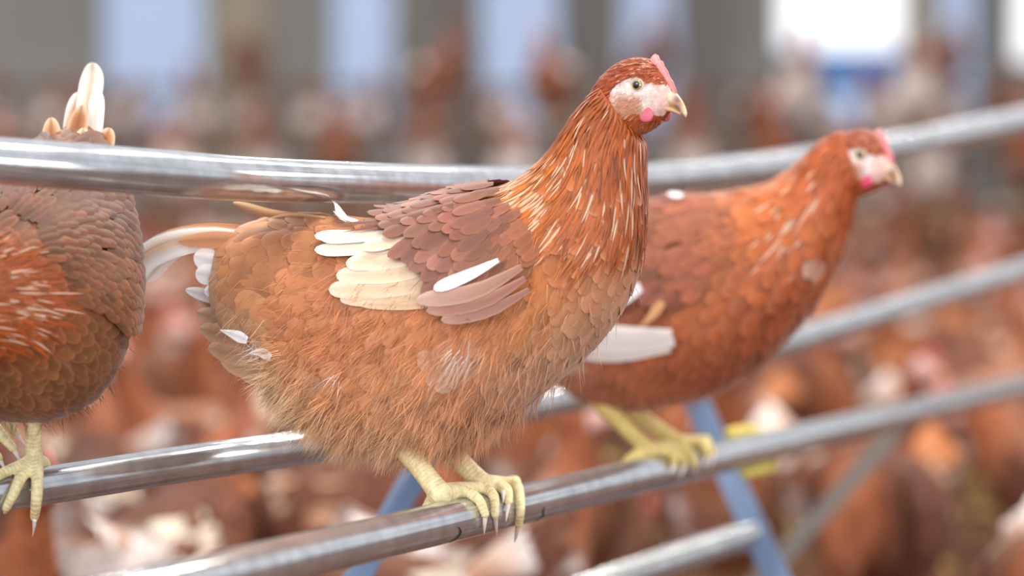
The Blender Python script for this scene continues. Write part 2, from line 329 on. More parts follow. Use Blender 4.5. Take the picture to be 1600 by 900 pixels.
# ------------------------------------------------------------------ the bird kit
class Surf:
    """body surface lofted through stations (top point, bottom point, half width), x forward, y left, z up"""
    def __init__(s, top, bot, wid, yo=None, nu=160, nv=96, ex=0.92):
        n = len(top); yo = np.zeros(n) if yo is None else np.asarray(yo, float)
        A = np.concatenate([np.asarray(top, float), np.asarray(bot, float), np.asarray(wid, float)[:, None], yo[:, None]], 1)
        A = catmull(A, nu)
        T = np.stack([A[:, 0], A[:, 5], A[:, 1]], 1); B = np.stack([A[:, 2], A[:, 5], A[:, 3]], 1); w = np.maximum(A[:, 4], 1e-4)
        f = np.linspace(0, 2 * np.pi, nv, endpoint=False)
        c = np.sign(np.cos(f)) * np.abs(np.cos(f)) ** ex; sn = np.sign(np.sin(f)) * np.abs(np.sin(f)) ** ex
        C = (T + B) / 2; h = (T - B) / 2
        wl = w[:, None] * (1 - 0.10 * c[None, :])            # a little fuller below the middle
        s.P = C[:, None] + h[:, None] * c[None, :, None] + np.array([0, -1.0, 0]) * (wl * sn[None, :])[..., None]
        s.nu, s.nv = nu, nv
        Pp = np.concatenate([s.P[:, -1:], s.P, s.P[:, :1]], 1)
        s.Pu = np.gradient(s.P, axis=0); s.Pv = (Pp[:, 2:] - Pp[:, :-2]) / 2
        n_ = np.cross(s.Pu, s.Pv); ctr = C[:, None]
        sg = np.sign(np.sum(n_ * (s.P - ctr), -1, keepdims=True)); s.N = nrm(n_ * np.where(sg == 0, 1, sg))
        s.cen = C
        s.kd = None
    def ev(s, G, u, v):
        u = np.clip(u, 0, s.nu - 1.001); v = np.mod(v, s.nv)
        i = u.astype(int); j = v.astype(int) % s.nv; fu = (u - i)[:, None]; fv = (v - np.floor(v))[:, None]; j2 = (j + 1) % s.nv
        return (G[i, j] * (1 - fu) * (1 - fv) + G[i + 1, j] * fu * (1 - fv) + G[i, j2] * (1 - fu) * fv + G[i + 1, j2] * fu * fv)
    def walk(s, u, v, dirf, length, R, n0, n1, pw=1.0):
        """R rows of points following direction field dirf from (u,v) over the surface"""
        dt = np.append(np.diff(TV(R)), 0.0); rows = []; nor = []; dr = []
        pos = None
        for r in range(R):
            p = s.ev(s.P, u, v); n = nrm(s.ev(s.N, u, v)); d = dirf(p, n, -nrm(s.ev(s.Pu, u, v))); d = nrm(d - n * np.sum(d * n, -1, keepdims=True))
            t = TV(R)[r]; ds = length * dt[r]; q = p + n * (n0 + (n1 - n0) * t ** pw)[:, None]
            rows.append(q); nor.append(n); dr.append(d)
            Pu = s.ev(s.Pu, u, v); Pv = s.ev(s.Pv, u, v)
            a11 = np.sum(Pu * Pu, -1); a12 = np.sum(Pu * Pv, -1); a22 = np.sum(Pv * Pv, -1); b1 = np.sum(Pu * d, -1); b2 = np.sum(Pv * d, -1)
            det = np.maximum(a11 * a22 - a12 ** 2, 1e-12)
            u = u + (b1 * a22 - b2 * a12) / det * ds; v = v + (b2 * a11 - b1 * a12) / det * ds
        rows = np.stack(rows, 1); nor = np.stack(nor, 1); dr = np.stack(dr, 1)
        # where the walk ran off the end of the loft, go straight on
        for r in range(1, R):
            ds = length * dt[r - 1]; stuck = np.linalg.norm(rows[:, r] - rows[:, r - 1], axis=-1) < 0.35 * ds
            rows[stuck, r] = rows[stuck, r - 1] + dr[stuck, r - 1] * ds[stuck, None]; nor[stuck, r] = nor[stuck, r - 1]
        return rows, nor
    def sample(s, n, rr):
        Ar = np.linalg.norm(np.cross(s.Pu, s.Pv), axis=-1); p = (Ar / Ar.sum()).ravel()
        k = rr.choice(len(p), n, p=p); return k // s.nv + rr.random(n), (k % s.nv) + rr.random(n)
    def poisson(s, dist, rr, n=30000):
        """dart throwing; dist(p) gives the spacing at points p (0 = none there)"""
        u, v = s.sample(n, rr); p = s.ev(s.P, u, v); d = dist(p); keep = []; cell = {}; cs = max(d.max(), 1e-3)
        for k in range(n):
            if d[k] <= 0: continue
            c = tuple((p[k] // cs).astype(int)); ok = True
            for dx in (-1, 0, 1):
                for dy in (-1, 0, 1):
                    for dz in (-1, 0, 1):
                        for m in cell.get((c[0] + dx, c[1] + dy, c[2] + dz), ()):
                            e = p[k] - p[m]
                            if e @ e < d[k] * d[k]: ok = False; break
                        if not ok: break
                    if not ok: break
                if not ok: break
            if ok: keep.append(k); cell.setdefault(c, []).append(k)
        keep = np.array(keep, int); return u[keep], v[keep], p[keep]
    def add_to(s, acc, colf):
        v = s.P.reshape(-1, 3); n = s.nv; tail = s.P[0].mean(0); head = s.P[-1].mean(0)
        vv = np.concatenate([v, [tail, head]]); j = np.arange(n); jn = (j + 1) % n; m = len(v)
        tr = np.concatenate([np.stack([np.full(n, m), jn, j], -1), np.stack([np.full(n, m + 1), (s.nu - 1) * n + j, (s.nu - 1) * n + jn], -1)])
        acc.add(vv, gridquads(s.nu, n), tr, colf(vv))

def prof_w(kind, t):
    S = lambda a: np.sin(np.clip(t / a, 0, 1) * np.pi / 2)
    E = lambda a, p: np.sqrt(np.clip(1 - np.clip((t - a) / (1 - a), 0, 1) ** p, 0, 1)) + 0.02
    if kind == 'round': return (0.55 + 0.45 * S(0.45)) * E(0.58, 2.0)
    if kind == 'blunt': return (0.5 + 0.5 * S(0.6)) * E(0.84, 2.0)
    if kind == 'long': return (0.35 + 0.65 * S(0.75)) * E(0.78, 2.0)
    return (0.6 + 0.4 * S(0.33)) * (1 - np.clip((t - 0.3) / 0.7, 0, 1) ** 1.25 * 0.96)
def TV(R): return 1 - (1 - np.linspace(0, 1, R)) ** 1.7
def along(path, R):
    P = catmull(path, 80); L = np.concatenate([[0], np.cumsum(np.linalg.norm(np.diff(P, axis=0), axis=1))]); t = np.interp(TV(R), L / L[-1], np.arange(80.0)); i = np.minimum(t.astype(int), 78); f = (t - i)[:, None]; return P[i] * (1 - f) + P[i + 1] * f
ACROSS = np.array([-1, -0.55, 0, 0.55, 1.0])
def feathers(acc, rows, nor, width, base, tip=None, edge=None, shaft=None, prof='round', ek=0.6, sk=0.3, droop=0.25, edge_side=0):
    """one leaf-shaped vane per row set: rows/nor (F,R,3), width (F) half widths, colours (F,3) in sRGB 0-255"""
    F, R, _ = rows.shape; K = len(ACROSS)
    tt = TV(R); pr = prof_w(prof, tt)
    t = nrm(np.gradient(rows, axis=1)); side = nrm(np.cross(nor, t))
    w = np.asarray(width)[:, None] * pr[None]
    P = rows[:, :, None] + side[:, :, None] * (w[:, :, None] * ACROSS)[..., None] - nor[:, :, None] * (droop * w[:, :, None] * ACROSS ** 2)[..., None]
    base = np.broadcast_to(np.asarray(base, float), (F, 3)); tip = base if tip is None else np.broadcast_to(np.asarray(tip, float), (F, 3))
    edge = tip if edge is None else np.broadcast_to(np.asarray(edge, float), (F, 3))
    c = base[:, None] + (tip - base)[:, None] * (tt ** 1.5)[None, :, None]
    c = np.repeat(c[:, :, None], K, 2)
    em = np.maximum(np.abs(ACROSS)[None, :] ** 3, np.clip((tt[:, None] - 0.8) / 0.15, 0, 1)) * ek
    if edge_side: em = np.where(ACROSS[None, :] * edge_side > 0.3, ek, 0.0) * np.ones((R, 1))
    c = c + (edge[:, None, None] - c) * em[None, :, :, None]
    if shaft is not None:
        sm = (np.abs(ACROSS) < 0.1) * sk; c = c + (np.broadcast_to(np.asarray(shaft, float), (F, 3))[:, None, None] - c) * sm[None, None, :, None]
    Ln = np.linalg.norm(np.diff(rows, axis=1), axis=-1).sum(1)
    uv = np.stack(np.broadcast_arrays(ACROSS[None, None, :], tt[None, :, None] * Ln[:, None, None]), -1)
    q = gridquads(R, K, False); q = (np.arange(F)[:, None, None] * R * K + q[None]).reshape(-1, 4)
    acc.add(P.reshape(-1, 3), q, None, np.clip(c, 0, 255).reshape(-1, 3), uv.reshape(-1, 2))
def strands(acc, p, d, n, length, width, c0, c1, rr, bend=0.5, R=4):
    """tapering barbs of down"""
    F = len(p); s = nrm(np.cross(n, d) + 0.6 * rr.normal(size=(F, 3)))
    t = np.linspace(0, 1, R); sag = nrm(rr.normal(size=(F, 3)) + np.array([-0.4, 0, -1.2]))
    ctr = p[:, None] + d[:, None] * (length[:, None] * t)[..., None] + sag[:, None] * (bend * length[:, None] * t ** 2 * 0.5)[..., None]
    w = (width * (1 - 0.9 * t))[None, :, None]
    P = np.stack([ctr - s[:, None] * w, ctr + s[:, None] * w], 2)
    c = c0[:, None] + (c1 - c0)[:, None] * t[None, :, None]; c = np.repeat(c[:, :, None], 2, 2)
    q = gridquads(R, 2, False); q = (np.arange(F)[:, None, None] * R * 2 + q[None]).reshape(-1, 4)
    acc.add(P.reshape(-1, 3), q, None, np.clip(c, 0, 255).reshape(-1, 3))
def inpoly(x, y, poly):
    poly = np.asarray(poly, float); r = np.zeros(np.shape(x), bool); j = len(poly) - 1
    for i in range(len(poly)):
        xi, yi = poly[i]; xj, yj = poly[j]
        cnd = ((yi > y) != (yj > y)) & (x < (xj - xi) * (y - yi) / (yj - yi + 1e-12) + xi); r ^= cnd; j = i
    return r
def palette(anchors, sig):
    xy = np.array([a[:2] for a in anchors], float); c = np.array([a[2] for a in anchors], float)
    def f(x, y):
        d2 = (np.asarray(x)[..., None] - xy[:, 0]) ** 2 + (np.asarray(y)[..., None] - xy[:, 1]) ** 2
        w = np.exp(-d2 / (2 * sig ** 2)) + 1e-9 / (1 + d2); return (w[..., None] * c).sum(-2) / w.sum(-1)[..., None]
    return f

def remesh(acc, voxel, smooth=4):
    m = acc.mesh('tmp'); o = bpy.data.objects.new('tmp', m); COL.objects.link(o)
    r = o.modifiers.new('r', 'REMESH'); r.mode = 'VOXEL'; r.voxel_size = voxel
    sm = o.modifiers.new('s', 'SMOOTH'); sm.factor = 0.5; sm.iterations = smooth
    dg = bpy.context.evaluated_depsgraph_get(); e = o.evaluated_get(dg); me = e.to_mesh()
    v = np.empty(len(me.vertices) * 3, np.float32); me.vertices.foreach_get('co', v)
    ls = np.empty(len(me.loops), np.int32); me.loops.foreach_get('vertex_index', ls)
    lt = np.empty(len(me.polygons), np.int32); me.polygons.foreach_get('loop_total', lt)
    st = np.empty(len(me.polygons), np.int32); me.polygons.foreach_get('loop_start', st)
    q = np.stack([ls[st[lt == 4] + k] for k in range(4)], -1); t = np.stack([ls[st[lt == 3] + k] for k in range(3)], -1) if (lt == 3).any() else None
    e.to_mesh_clear(); bpy.data.objects.remove(o); bpy.data.meshes.remove(m)
    return v.reshape(-1, 3).astype(float), q, t

# ---- head, in millimetres: X to the beak, Z up, R to the bird's right
HEAD_T = [(-45, -6), (-35, 8), (-23, 17.5), (-10, 22.5), (2, 23), (11, 20.5), (18, 15), (24, 8), (28, 2), (31, -4)]
HEAD_B = [(-34, -36), (-26, -38), (-16, -37), (-8, -36), (0, -33.5), (8, -30), (14, -26), (20, -22), (24, -18), (28, -13)]
HEAD_W = [13, 16, 17.5, 18, 17.5, 16, 13.5, 10, 7.2, 4.5]
BEAK_UP_T = [(20, 5), (26, 2.0), (31, -2.6), (35.5, -7.5), (38.8, -13), (40.4, -18), (40, -20.5)]
BEAK_UP_B = [(9, -11), (16, -11.8), (23, -11.8), (29, -13), (34.5, -16), (38, -19), (39.4, -20.8)]
BEAK_UP_W = [6.5, 7.2, 6.6, 5.2, 3.5, 1.9, 0.4]
BEAK_LO_T = [(8, -10.5), (16, -11), (23, -11), (28.5, -12.3), (32.5, -14.8), (36, -17.6)]
BEAK_LO_B = [(10, -14.5), (17, -16), (23, -16.6), (28.5, -17.3), (32.5, -18.2), (35.6, -19)]
BEAK_LO_W = [8.6, 7.6, 6.2, 4.8, 3.4, 1.2]
COMB = [(5, 14), (7, 21), (9.5, 25), (12, 27), (14.5, 26), (16, 22.5), (18.5, 21.5), (20.5, 17), (23, 14.5), (25, 9.5), (28, 6), (31.5, -2), (30, -5), (22, 0), (14, 8)]
FACE = [(-15, 0), (-11, 4.5), (-7, 8), (-2, 9.5), (4, 11.5), (10, 10.5), (15, 7), (19, 5), (24, 5), (30, 0), (34, -12), (22, -20), (10, -19), (2, -18), (-4, -21), (-9, -24), (-13, -19), (-15, -12), (-17.5, -6)]

class Hen:
    def __init__(s, name, loc, rz, label, group=None):
        s.root = empty(name, loc, rz); tag(s.root, label, 'hen', group)
        s.rz = rz; s.loc = np.asarray(loc, float)
        s.X = np.array([math.cos(rz), math.sin(rz), 0]); s.Y = np.array([-math.sin(rz), math.cos(rz), 0]); s.Z = np.array([0, 0, 1.0])
        s.rr = np.random.default_rng(len(label))
    def w(s, p): p = np.asarray(p, float); return s.loc + p[..., :1] * s.X + p[..., 1:2] * s.Y + p[..., 2:3] * s.Z
    def l(s, p): q = np.asarray(p, float) - s.loc; return np.stack([q @ s.X, q @ s.Y, q @ s.Z], -1)
    def pix(s, p): return proj(s.w(p))
    def plane(s, px, py, b=0.0):          # pixel -> local point on the upright plane along the bird, b metres to its left
        d = CF + CR * (px - 800) / FPX + CU * (450 - py) / FPX
        o = s.loc + s.Y * b; k = ((o - CP) @ s.Y) / (d @ s.Y); return s.l(CP + d * k)
    def setpix(s, st, shrink=0.0):
        T = []; B = []
        for (tx, ty), (bx, by), w in st:
            d = np.array([tx - bx, ty - by], float); L = np.linalg.norm(d); e = d / L * min(shrink, L * 0.2)
            p = s.plane(tx - e[0], ty - e[1]); q = s.plane(bx + e[0], by + e[1]); T.append((p[0], p[2])); B.append((q[0], q[2]))
        return T, B
    # -- head parts
    def head(s, ox, oz, oy, turn, pitch=0.0, scale=1.0, feathered=True, palec=(232, 214, 206), hf=(168, 78, 38), crown=(150, 66, 34), comb_col=(236, 150, 150), wat_col=(238, 120, 140)):
        ct, st_ = math.cos(turn), math.sin(turn); cp, sp = math.cos(pitch), math.sin(pitch); k = scale * 0.001
        def hl(p):                        # head mm (X, R, Z) -> bird local
            p = np.asarray(p, float); x = p[..., 0] * cp + p[..., 2] * sp; z = -p[..., 0] * sp + p[..., 2] * cp; r = p[..., 1]
            return np.stack([ox + k * (x * ct - r * st_), oy - k * (x * st_ + r * ct), oz + k * z], -1)
        s.hl = hl
        hs = Surf(HEAD_T, HEAD_B, HEAD_W, nu=90, nv=72, ex=0.95); hs_mm = hs.P.copy()
        # surface works in (x, y, z) with y to the left: R = -y
        def tol(p): return hl(np.stack([p[..., 0], -p[..., 1], p[..., 2]], -1))
        P0 = hs.P.reshape(-1, 3)
        # brow over the eye and a hollow for the cheek
        ey = np.exp(-((P0[:, 0] - 5.6) ** 2 + (P0[:, 2] - 3.4) ** 2) / 26.0); P0[:, 1] *= 1 - 0.10 * ey
        br = np.exp(-((P0[:, 0] - 6) ** 2 / 60 + (P0[:, 2] - 11) ** 2 / 8)); P0[:, 1] *= 1 + 0.07 * br
        hs.P = tol(P0).reshape(hs.P.shape)
        wob = s.rr.normal(0, 0.7, (2, len(P0))); face = inpoly(P0[:, 0] + wob[0], P0[:, 2] + wob[1], FACE) & (np.abs(P0[:, 1]) > 3.0)
        pale = np.array(palec, float); pink = np.array([216, 160, 150.]); cheek = np.array([196, 138, 108.]); hfc = np.array(hf, float)
        c = np.tile(hfc, (len(P0), 1))
        e2 = np.clip(1 - np.hypot((P0[:, 0] - 3) / 14, (P0[:, 2] - 4) / 8.5), 0, 1)
        lo = (np.clip((-P0[:, 2] - 2) / 7, 0, 1) * np.clip((12 - P0[:, 0]) / 6, 0, 1))[:, None]
        fc = pale + (cheek - pale) * lo * 0.85
        fr = np.clip((P0[:, 0] - 14) / 8, 0, 1)[:, None]; fc = fc + (np.array([240, 196, 186.]) - fc) * fr
        er = np.clip(1 - np.hypot((P0[:, 0] + 13.5) / 4.5, (P0[:, 2] + 8) / 10), 0, 1)[:, None] ** 0.5; fc = fc + (np.array([240, 228, 222.]) - fc) * er
        c[face] = (fc + s.rr.normal(0, 5, (len(P0), 1)))[face]
        s.head_surf = hs; s.head_mm = P0
        vv = hs.P.reshape(-1, 3); n = hs.nv; m = len(vv)
        ends = np.array([hs.P[0].mean(0), hs.P[-1].mean(0)]); j = np.arange(n); jn = (j + 1) % n
        tr = np.concatenate([np.stack([np.full(n, m), jn, j], -1), np.stack([np.full(n, m + 1), (hs.nu - 1) * n + j, (hs.nu - 1) * n + jn], -1)])
        s.skin_acc.add(np.concatenate([vv, ends]), gridquads(hs.nu, n), tr, np.concatenate([c, [hfc, pink]]))
        # beak
        a = Acc()
        for T, B, Wd, low in ((BEAK_UP_T, BEAK_UP_B, BEAK_UP_W, 0), (BEAK_LO_T, BEAK_LO_B, BEAK_LO_W, 1)):
            bs = Surf(T, B, Wd, nu=50, nv=40, ex=1.0); q = bs.P.reshape(-1, 3); cream = np.array([232, 208, 172.])
            cc = np.tile(cream, (len(q), 1))
            if not low:
                back = np.clip((24 - q[:, 0]) / 10, 0, 1)[:, None]; cc = cc + (np.array([238, 205, 190.]) - cc) * back
                edge = np.clip((q[:, 2] - np.interp(q[:, 0], [b[0] for b in B], [b[1] for b in B])) / 4.0, 0, 1)
                dark = np.exp(-((q[:, 0] - 34.5) / 3.4) ** 2) * np.clip((edge - 0.25) * 3, 0, 1) * np.clip((np.abs(q[:, 1]) - 0.6) / 1.2, 0, 1)
                cc = cc + (np.array([122, 80, 88.]) - cc) * (dark[:, None] * 0.9)
                nos = np.exp(-((q[:, 0] - 25.5) ** 2 / 5 + (q[:, 2] + 5.0 - (25.5 - q[:, 0]) * 0.5) ** 2 / 0.5)); cc = cc * (1 - 0.62 * nos[:, None])
                tan = np.exp(-((q[:, 2] + 10.5) ** 2 / 2.2)) * np.clip((q[:, 0] - 10) / 8, 0, 1); cc = cc + (np.array([206, 158, 96.]) - cc) * (tan[:, None] * 0.5)
            else: cc = cc * np.array([0.93, 0.87, 0.78])
            bs.P = tol(q).reshape(bs.P.shape); bs.add_to(a, lambda v, cc=cc: np.concatenate([cc, cc[[0, -1]]]))
        obj('beak', a, M['horn'], s.root)
        # comb: serrated blade, thick at its foot
        cb = np.array(COMB, float); n = len(cb); a = Acc(); fine = []
        for i in range(n):
            p, q = cb[i], cb[(i + 1) % n]
            for f in (0, 0.5): fine.append(p + (q - p) * f)
        fine = np.array(fine); cen = np.array([17, 9.5]); rings = []
        for rr_, th in ((1.0, 0.8), (0.94, 1.9), (0.7, 2.9), (0.35, 3.3)):
            rings.append((cen + (fine - cen) * rr_, th))
        V = []
        for sgn in (1, -1):
            for g, th in rings: V.append(np.stack([g[:, 0], np.full(len(g), sgn * th), g[:, 1]], -1))
        V = np.concatenate(V + [np.array([[cen[0], 3.4, cen[1]], [cen[0], -3.4, cen[1]]])]); nf = len(fine); Q = []; TR = []
        for sgn in (0, 1):
            o = sgn * 4 * nf
            for r in range(3):
                for i in range(nf): Q.append([o + r * nf + i, o + r * nf + (i + 1) % nf, o + (r + 1) * nf + (i + 1) % nf, o + (r + 1) * nf + i])
            for i in range(nf): TR.append([o + 3 * nf + i, o + 3 * nf + (i + 1) % nf, 8 * nf + sgn])
        for i in range(nf): Q.append([i, (i + 1) % nf, 4 * nf + (i + 1) % nf, 4 * nf + i])
        cc = np.array(comb_col, float) + s.rr.normal(0, 5, (len(V), 1)); cc = cc + (np.array([248, 212, 204.]) - cc) * np.clip((V[:, 2:3] - 15) / 14, 0, 1) * 0.5
        a.add(hl(V), Q, TR, np.clip(cc, 0, 255)); obj('comb', a, M['comb'], s.root)
        # wattles
        for sg in (1, -1):
            a = Acc(); th = np.linspace(0, 2 * np.pi, 28, endpoint=False); V = []
            for f, t in ((1.0, 0.25), (0.93, 0.9), (0.65, 1.5), (0.2, 1.7)):
                for s2 in (1,):
                    x = 12.5 + 6.4 * f * np.cos(th) * (1 - 0.12 * np.sin(th)); z = -18.6 + 6.0 * f * np.sin(th)
                    V.append(np.stack([x, sg * (12.6 + t + 0.05 * (-12 - z)), z], -1))
            for f, t in ((0.2, -1.7), (0.65, -1.5), (0.93, -0.9)):
                x = 12.5 + 6.4 * f * np.cos(th) * (1 - 0.12 * np.sin(th)); z = -18.6 + 6.0 * f * np.sin(th)
                V.append(np.stack([x, sg * (12.6 + t + 0.05 * (-12 - z)), z], -1))
            V = np.array(V); cs = np.array([V[3].mean(0), V[4].mean(0)]); k2 = 28
            order = [3, 2, 1, 0, 6, 5, 4]; V = V[order]; Q = gridquads(7, k2); j = np.arange(k2); jn = (j + 1) % k2
            tr = np.concatenate([np.stack([np.full(k2, 7 * k2), jn, j], -1), np.stack([np.full(k2, 7 * k2 + 1), 6 * k2 + j, 6 * k2 + jn], -1)])
            allv = np.concatenate([V.reshape(-1, 3), cs]); cc = np.tile(np.array(wat_col, float), (len(allv), 1)); top = np.clip((allv[:, 2:3] + 17) / 5, 0, 1); cc = cc + (np.array([190, 70, 70.]) - cc) * top * 0.7
            a.add(hl(allv), Q, tr, cc); obj('wattle', a, M['comb'], s.root)
        # eyes
        for sg in (1, -1):
            a = Acc(); th = np.linspace(0, np.pi / 2 * 1.1, 24); ph = np.linspace(0, 2 * np.pi, 32, endpoint=False); r = 5.2
            ax = nrm(np.array([0.10, sg * 1.0, 0.05])); e1 = nrm(np.cross(ax, [0, 0, 1.0])); e2_ = np.cross(ax, e1)
            cen3 = np.array([5.6, sg * 12.6, 3.4])
            V = cen3 + r * (np.cos(th)[:, None, None] * ax + np.sin(th)[:, None, None] * (np.cos(ph)[None, :, None] * e1 + np.sin(ph)[None, :, None] * e2_))
            rad = r * np.sin(th); c = np.where((rad < 2.9)[:, None], np.array([10, 9, 10.]), np.array([168, 150, 104.])); c = np.where((rad > 4.3)[:, None], np.array([120, 104, 84.]), c)
            a.add(hl(V.reshape(-1, 3)), gridquads(24, 32), None, np.repeat(c, 32, 0)); eye = obj('eye', a, M['eye'], s.root)
            a = Acc(); ang = np.linspace(0, 2 * np.pi, 49)
            ring = cen3 + ax * 2.6 + 4.75 * (np.cos(ang)[:, None] * e1 * 1.05 + np.sin(ang)[:, None] * e2_ * 0.95)
            tube(a, hl(ring), 0.00075 * scale, (226, 208, 186), n=64, nv=10, cap=False); ring2 = cen3 + ax * 1.5 + 6.1 * (np.cos(ang)[:, None] * e1 * 1.08 + np.sin(ang)[:, None] * e2_ * 0.92)
            tube(a, hl(ring2), 0.0007 * scale, (214, 196, 184), n=64, nv=10, cap=False); obj('eyelid', a, M['skin'], eye)
        if not feathered: return
        # tiny feathers of crown, cheek and throat
        a = Acc(); rr = s.rr
        def mmof(u, v): return hs.ev(P0.reshape(hs.P.shape), u, v)
        Pu, Pv = np.gradient(hs.P, axis=0), (np.roll(hs.P, -1, 1) - np.roll(hs.P, 1, 1)) / 2
        hs.Pu, hs.Pv = Pu, Pv; nn = np.cross(Pu, Pv); cc3 = hs.P.mean(1, keepdims=True); hs.N = nrm(nn * np.sign(np.sum(nn * (hs.P - cc3), -1, keepdims=True)))
        u, v = hs.sample(5200, rr); mm = mmof(u, v)
        fa = inpoly(mm[:, 0], mm[:, 2], FACE) | (mm[:, 0] > 25) | ((mm[:, 0] > 19) & (np.abs(mm[:, 1]) < 3))
        u, v, mm = u[~fa], v[~fa], mm[~fa]
        back = hl([-30, 0, -12.0]) - hl([10, 0, 0.0]); down = hl([-14, 0, -30.0]) - hl([0, 0, 0.0])
        def df(p, n, f): return np.broadcast_to(nrm(back + 0.5 * down), p.shape)
        L = np.full(len(u), 0.0085 * scale) * rr.uniform(0.7, 1.3, len(u)); L[mm[:, 0] > 8] *= 0.6; L *= 1 + 1.3 * np.clip((-12 - mm[:, 0]) / 12, 0, 1)
        rows, nor = hs.walk(u, v, df, L, 5, np.full(len(u), 0.0002), np.full(len(u), 0.0016))
        top = np.clip((mm[:, 2] - 2) / 14, 0, 1)[:, None]
        b = hfc + (np.array(crown, float) - hfc) * top; b = b + rr.normal(0, 14, (len(u), 1)) * np.array([1, 0.8, 0.6]); lowc = np.clip((-mm[:, 2] - 18) / 12, 0, 1)[:, None] * np.clip((mm[:, 0] + 12) / 12, 0, 1)[:, None]
        b = b + (np.array([186, 118, 76.]) - b) * lowc * 0.7
        lite = (rr.random(len(u)) < 0.04 + 0.10 * top[:, 0])[:, None]; b = np.where(lite, b + (np.array([238, 205, 170.]) - b) * 0.6, b)
        feathers(a, rows, nor, np.full(len(u), 0.0012 * scale) * rr.uniform(0.7, 1.2, len(u)), b * 0.95, b * 1.08, prof='lance', ek=0.1)
        # bristles over the cheek
        u, v = hs.sample(5200, rr); mm = mmof(u, v); k3 = inpoly(mm[:, 0], mm[:, 2], FACE) & (np.hypot((mm[:, 0] - 5.6) / 7.5, (mm[:, 2] - 3.4) / 7) > 1) & (mm[:, 0] < 19)
        k3 &= rr.random(len(u)) < np.clip((1 - mm[:, 2]) / 8, 0.10, 1.0) * np.clip((14 - mm[:, 0]) / 6, 0.15, 1)
        u, v = u[k3], v[k3]; p = hs.ev(hs.P, u, v); n = nrm(hs.ev(hs.N, u, v)); d = nrm(np.broadcast_to(nrm(back + 0.3 * down), p.shape) + 0.35 * n)
        c0 = np.tile([206, 150, 122.], (len(p), 1)) + rr.normal(0, 16, (len(p), 1)); strands(a, p, d, n, rr.uniform(0.002, 0.005, len(p)) * scale, 0.00022 * scale, c0, c0 * 1.1, rr, 0.1)
        obj('head_feathers', a, M['feather'], s.root)
    # -- legs: chains of (local point, radius m); joined into one smooth surface
    def legs(s, chains, claws, col=(250, 234, 180), voxel=0.0011, flats=None):
        a = Acc()
        for ch in chains: tube(a, [c[0] for c in ch], [c[1] for c in ch], n=10 * len(ch), nv=16)
        v, q, t = remesh(a, voxel, 5)
        A = []; Bv = []; S0 = []; ln = []
        for ch in chains:
            Pn = catmull(np.array([c[0] for c in ch]), 24); acc_ = 0
            for i in range(23):
                A.append(Pn[i]); Bv.append(Pn[i + 1]); S0.append(acc_); ln.append(np.linalg.norm(Pn[i + 1] - Pn[i])); acc_ += ln[-1]
        A = np.array(A); Bv = np.array(Bv); S0 = np.array(S0); ln = np.array(ln); D = (Bv - A) / ln[:, None]; uv = np.zeros((len(v), 2))
        for k in range(0, len(v), 4000):
            x = v[k:k + 4000]; tt = np.clip(np.einsum('ijk,jk->ij', x[:, None] - A[None], D), 0, ln[None]); d = np.linalg.norm(x[:, None] - (A[None] + D[None] * tt[..., None]), axis=-1)
            b = d.argmin(1); uv[k:k + 4000, 1] = S0[b] + tt[np.arange(len(b)), b]
        col = np.array(col, float); band = 0.5 + 0.5 * np.sin(uv[:, 1] * 1900); c = col * (0.97 + 0.03 * band[:, None]) + s.rr.normal(0, 3, (len(v), 1))
        s.leg_geo = (v, q, t, c, uv)
        for p in claws:
            a = Acc(); p = np.array(p); r = 0.0021; tube(a, p, [r, r * 0.8, r * 0.45, 0.0002][:len(p)] if len(p) == 4 else np.linspace(r, 0.0003, len(p)), [(240, 222, 200)] + [(248, 238, 232)] * (len(p) - 1), n=20, nv=12)
            obj('claw', a, M['horn'], s.root)
    def finish_body(s, surf, colf):
        surf.add_to(s.skin_acc, colf)
        m = s.skin_acc
        nskin = sum(len(x) for x in m.q) + 0
        nt = sum(len(x) for x in m.t)
        v, q, t, c, uv = s.leg_geo
        a = Acc(); a.v, a.q, a.t, a.c, a.uv, a.n = m.v, m.q, m.t, m.c, m.uv, m.n
        a.add(v, q, t, c, uv)
        me = a.mesh('body'); me.materials.append(M['skin']); me.materials.append(M['leg'])
        mi = np.zeros(len(me.polygons), np.int32); mi[nskin:nskin + len(q)] = 1
        if t is not None: mi[-len(t):] = 1
        me.polygons.foreach_set('material_index', mi)
        return obj('body', me, None, s.root)

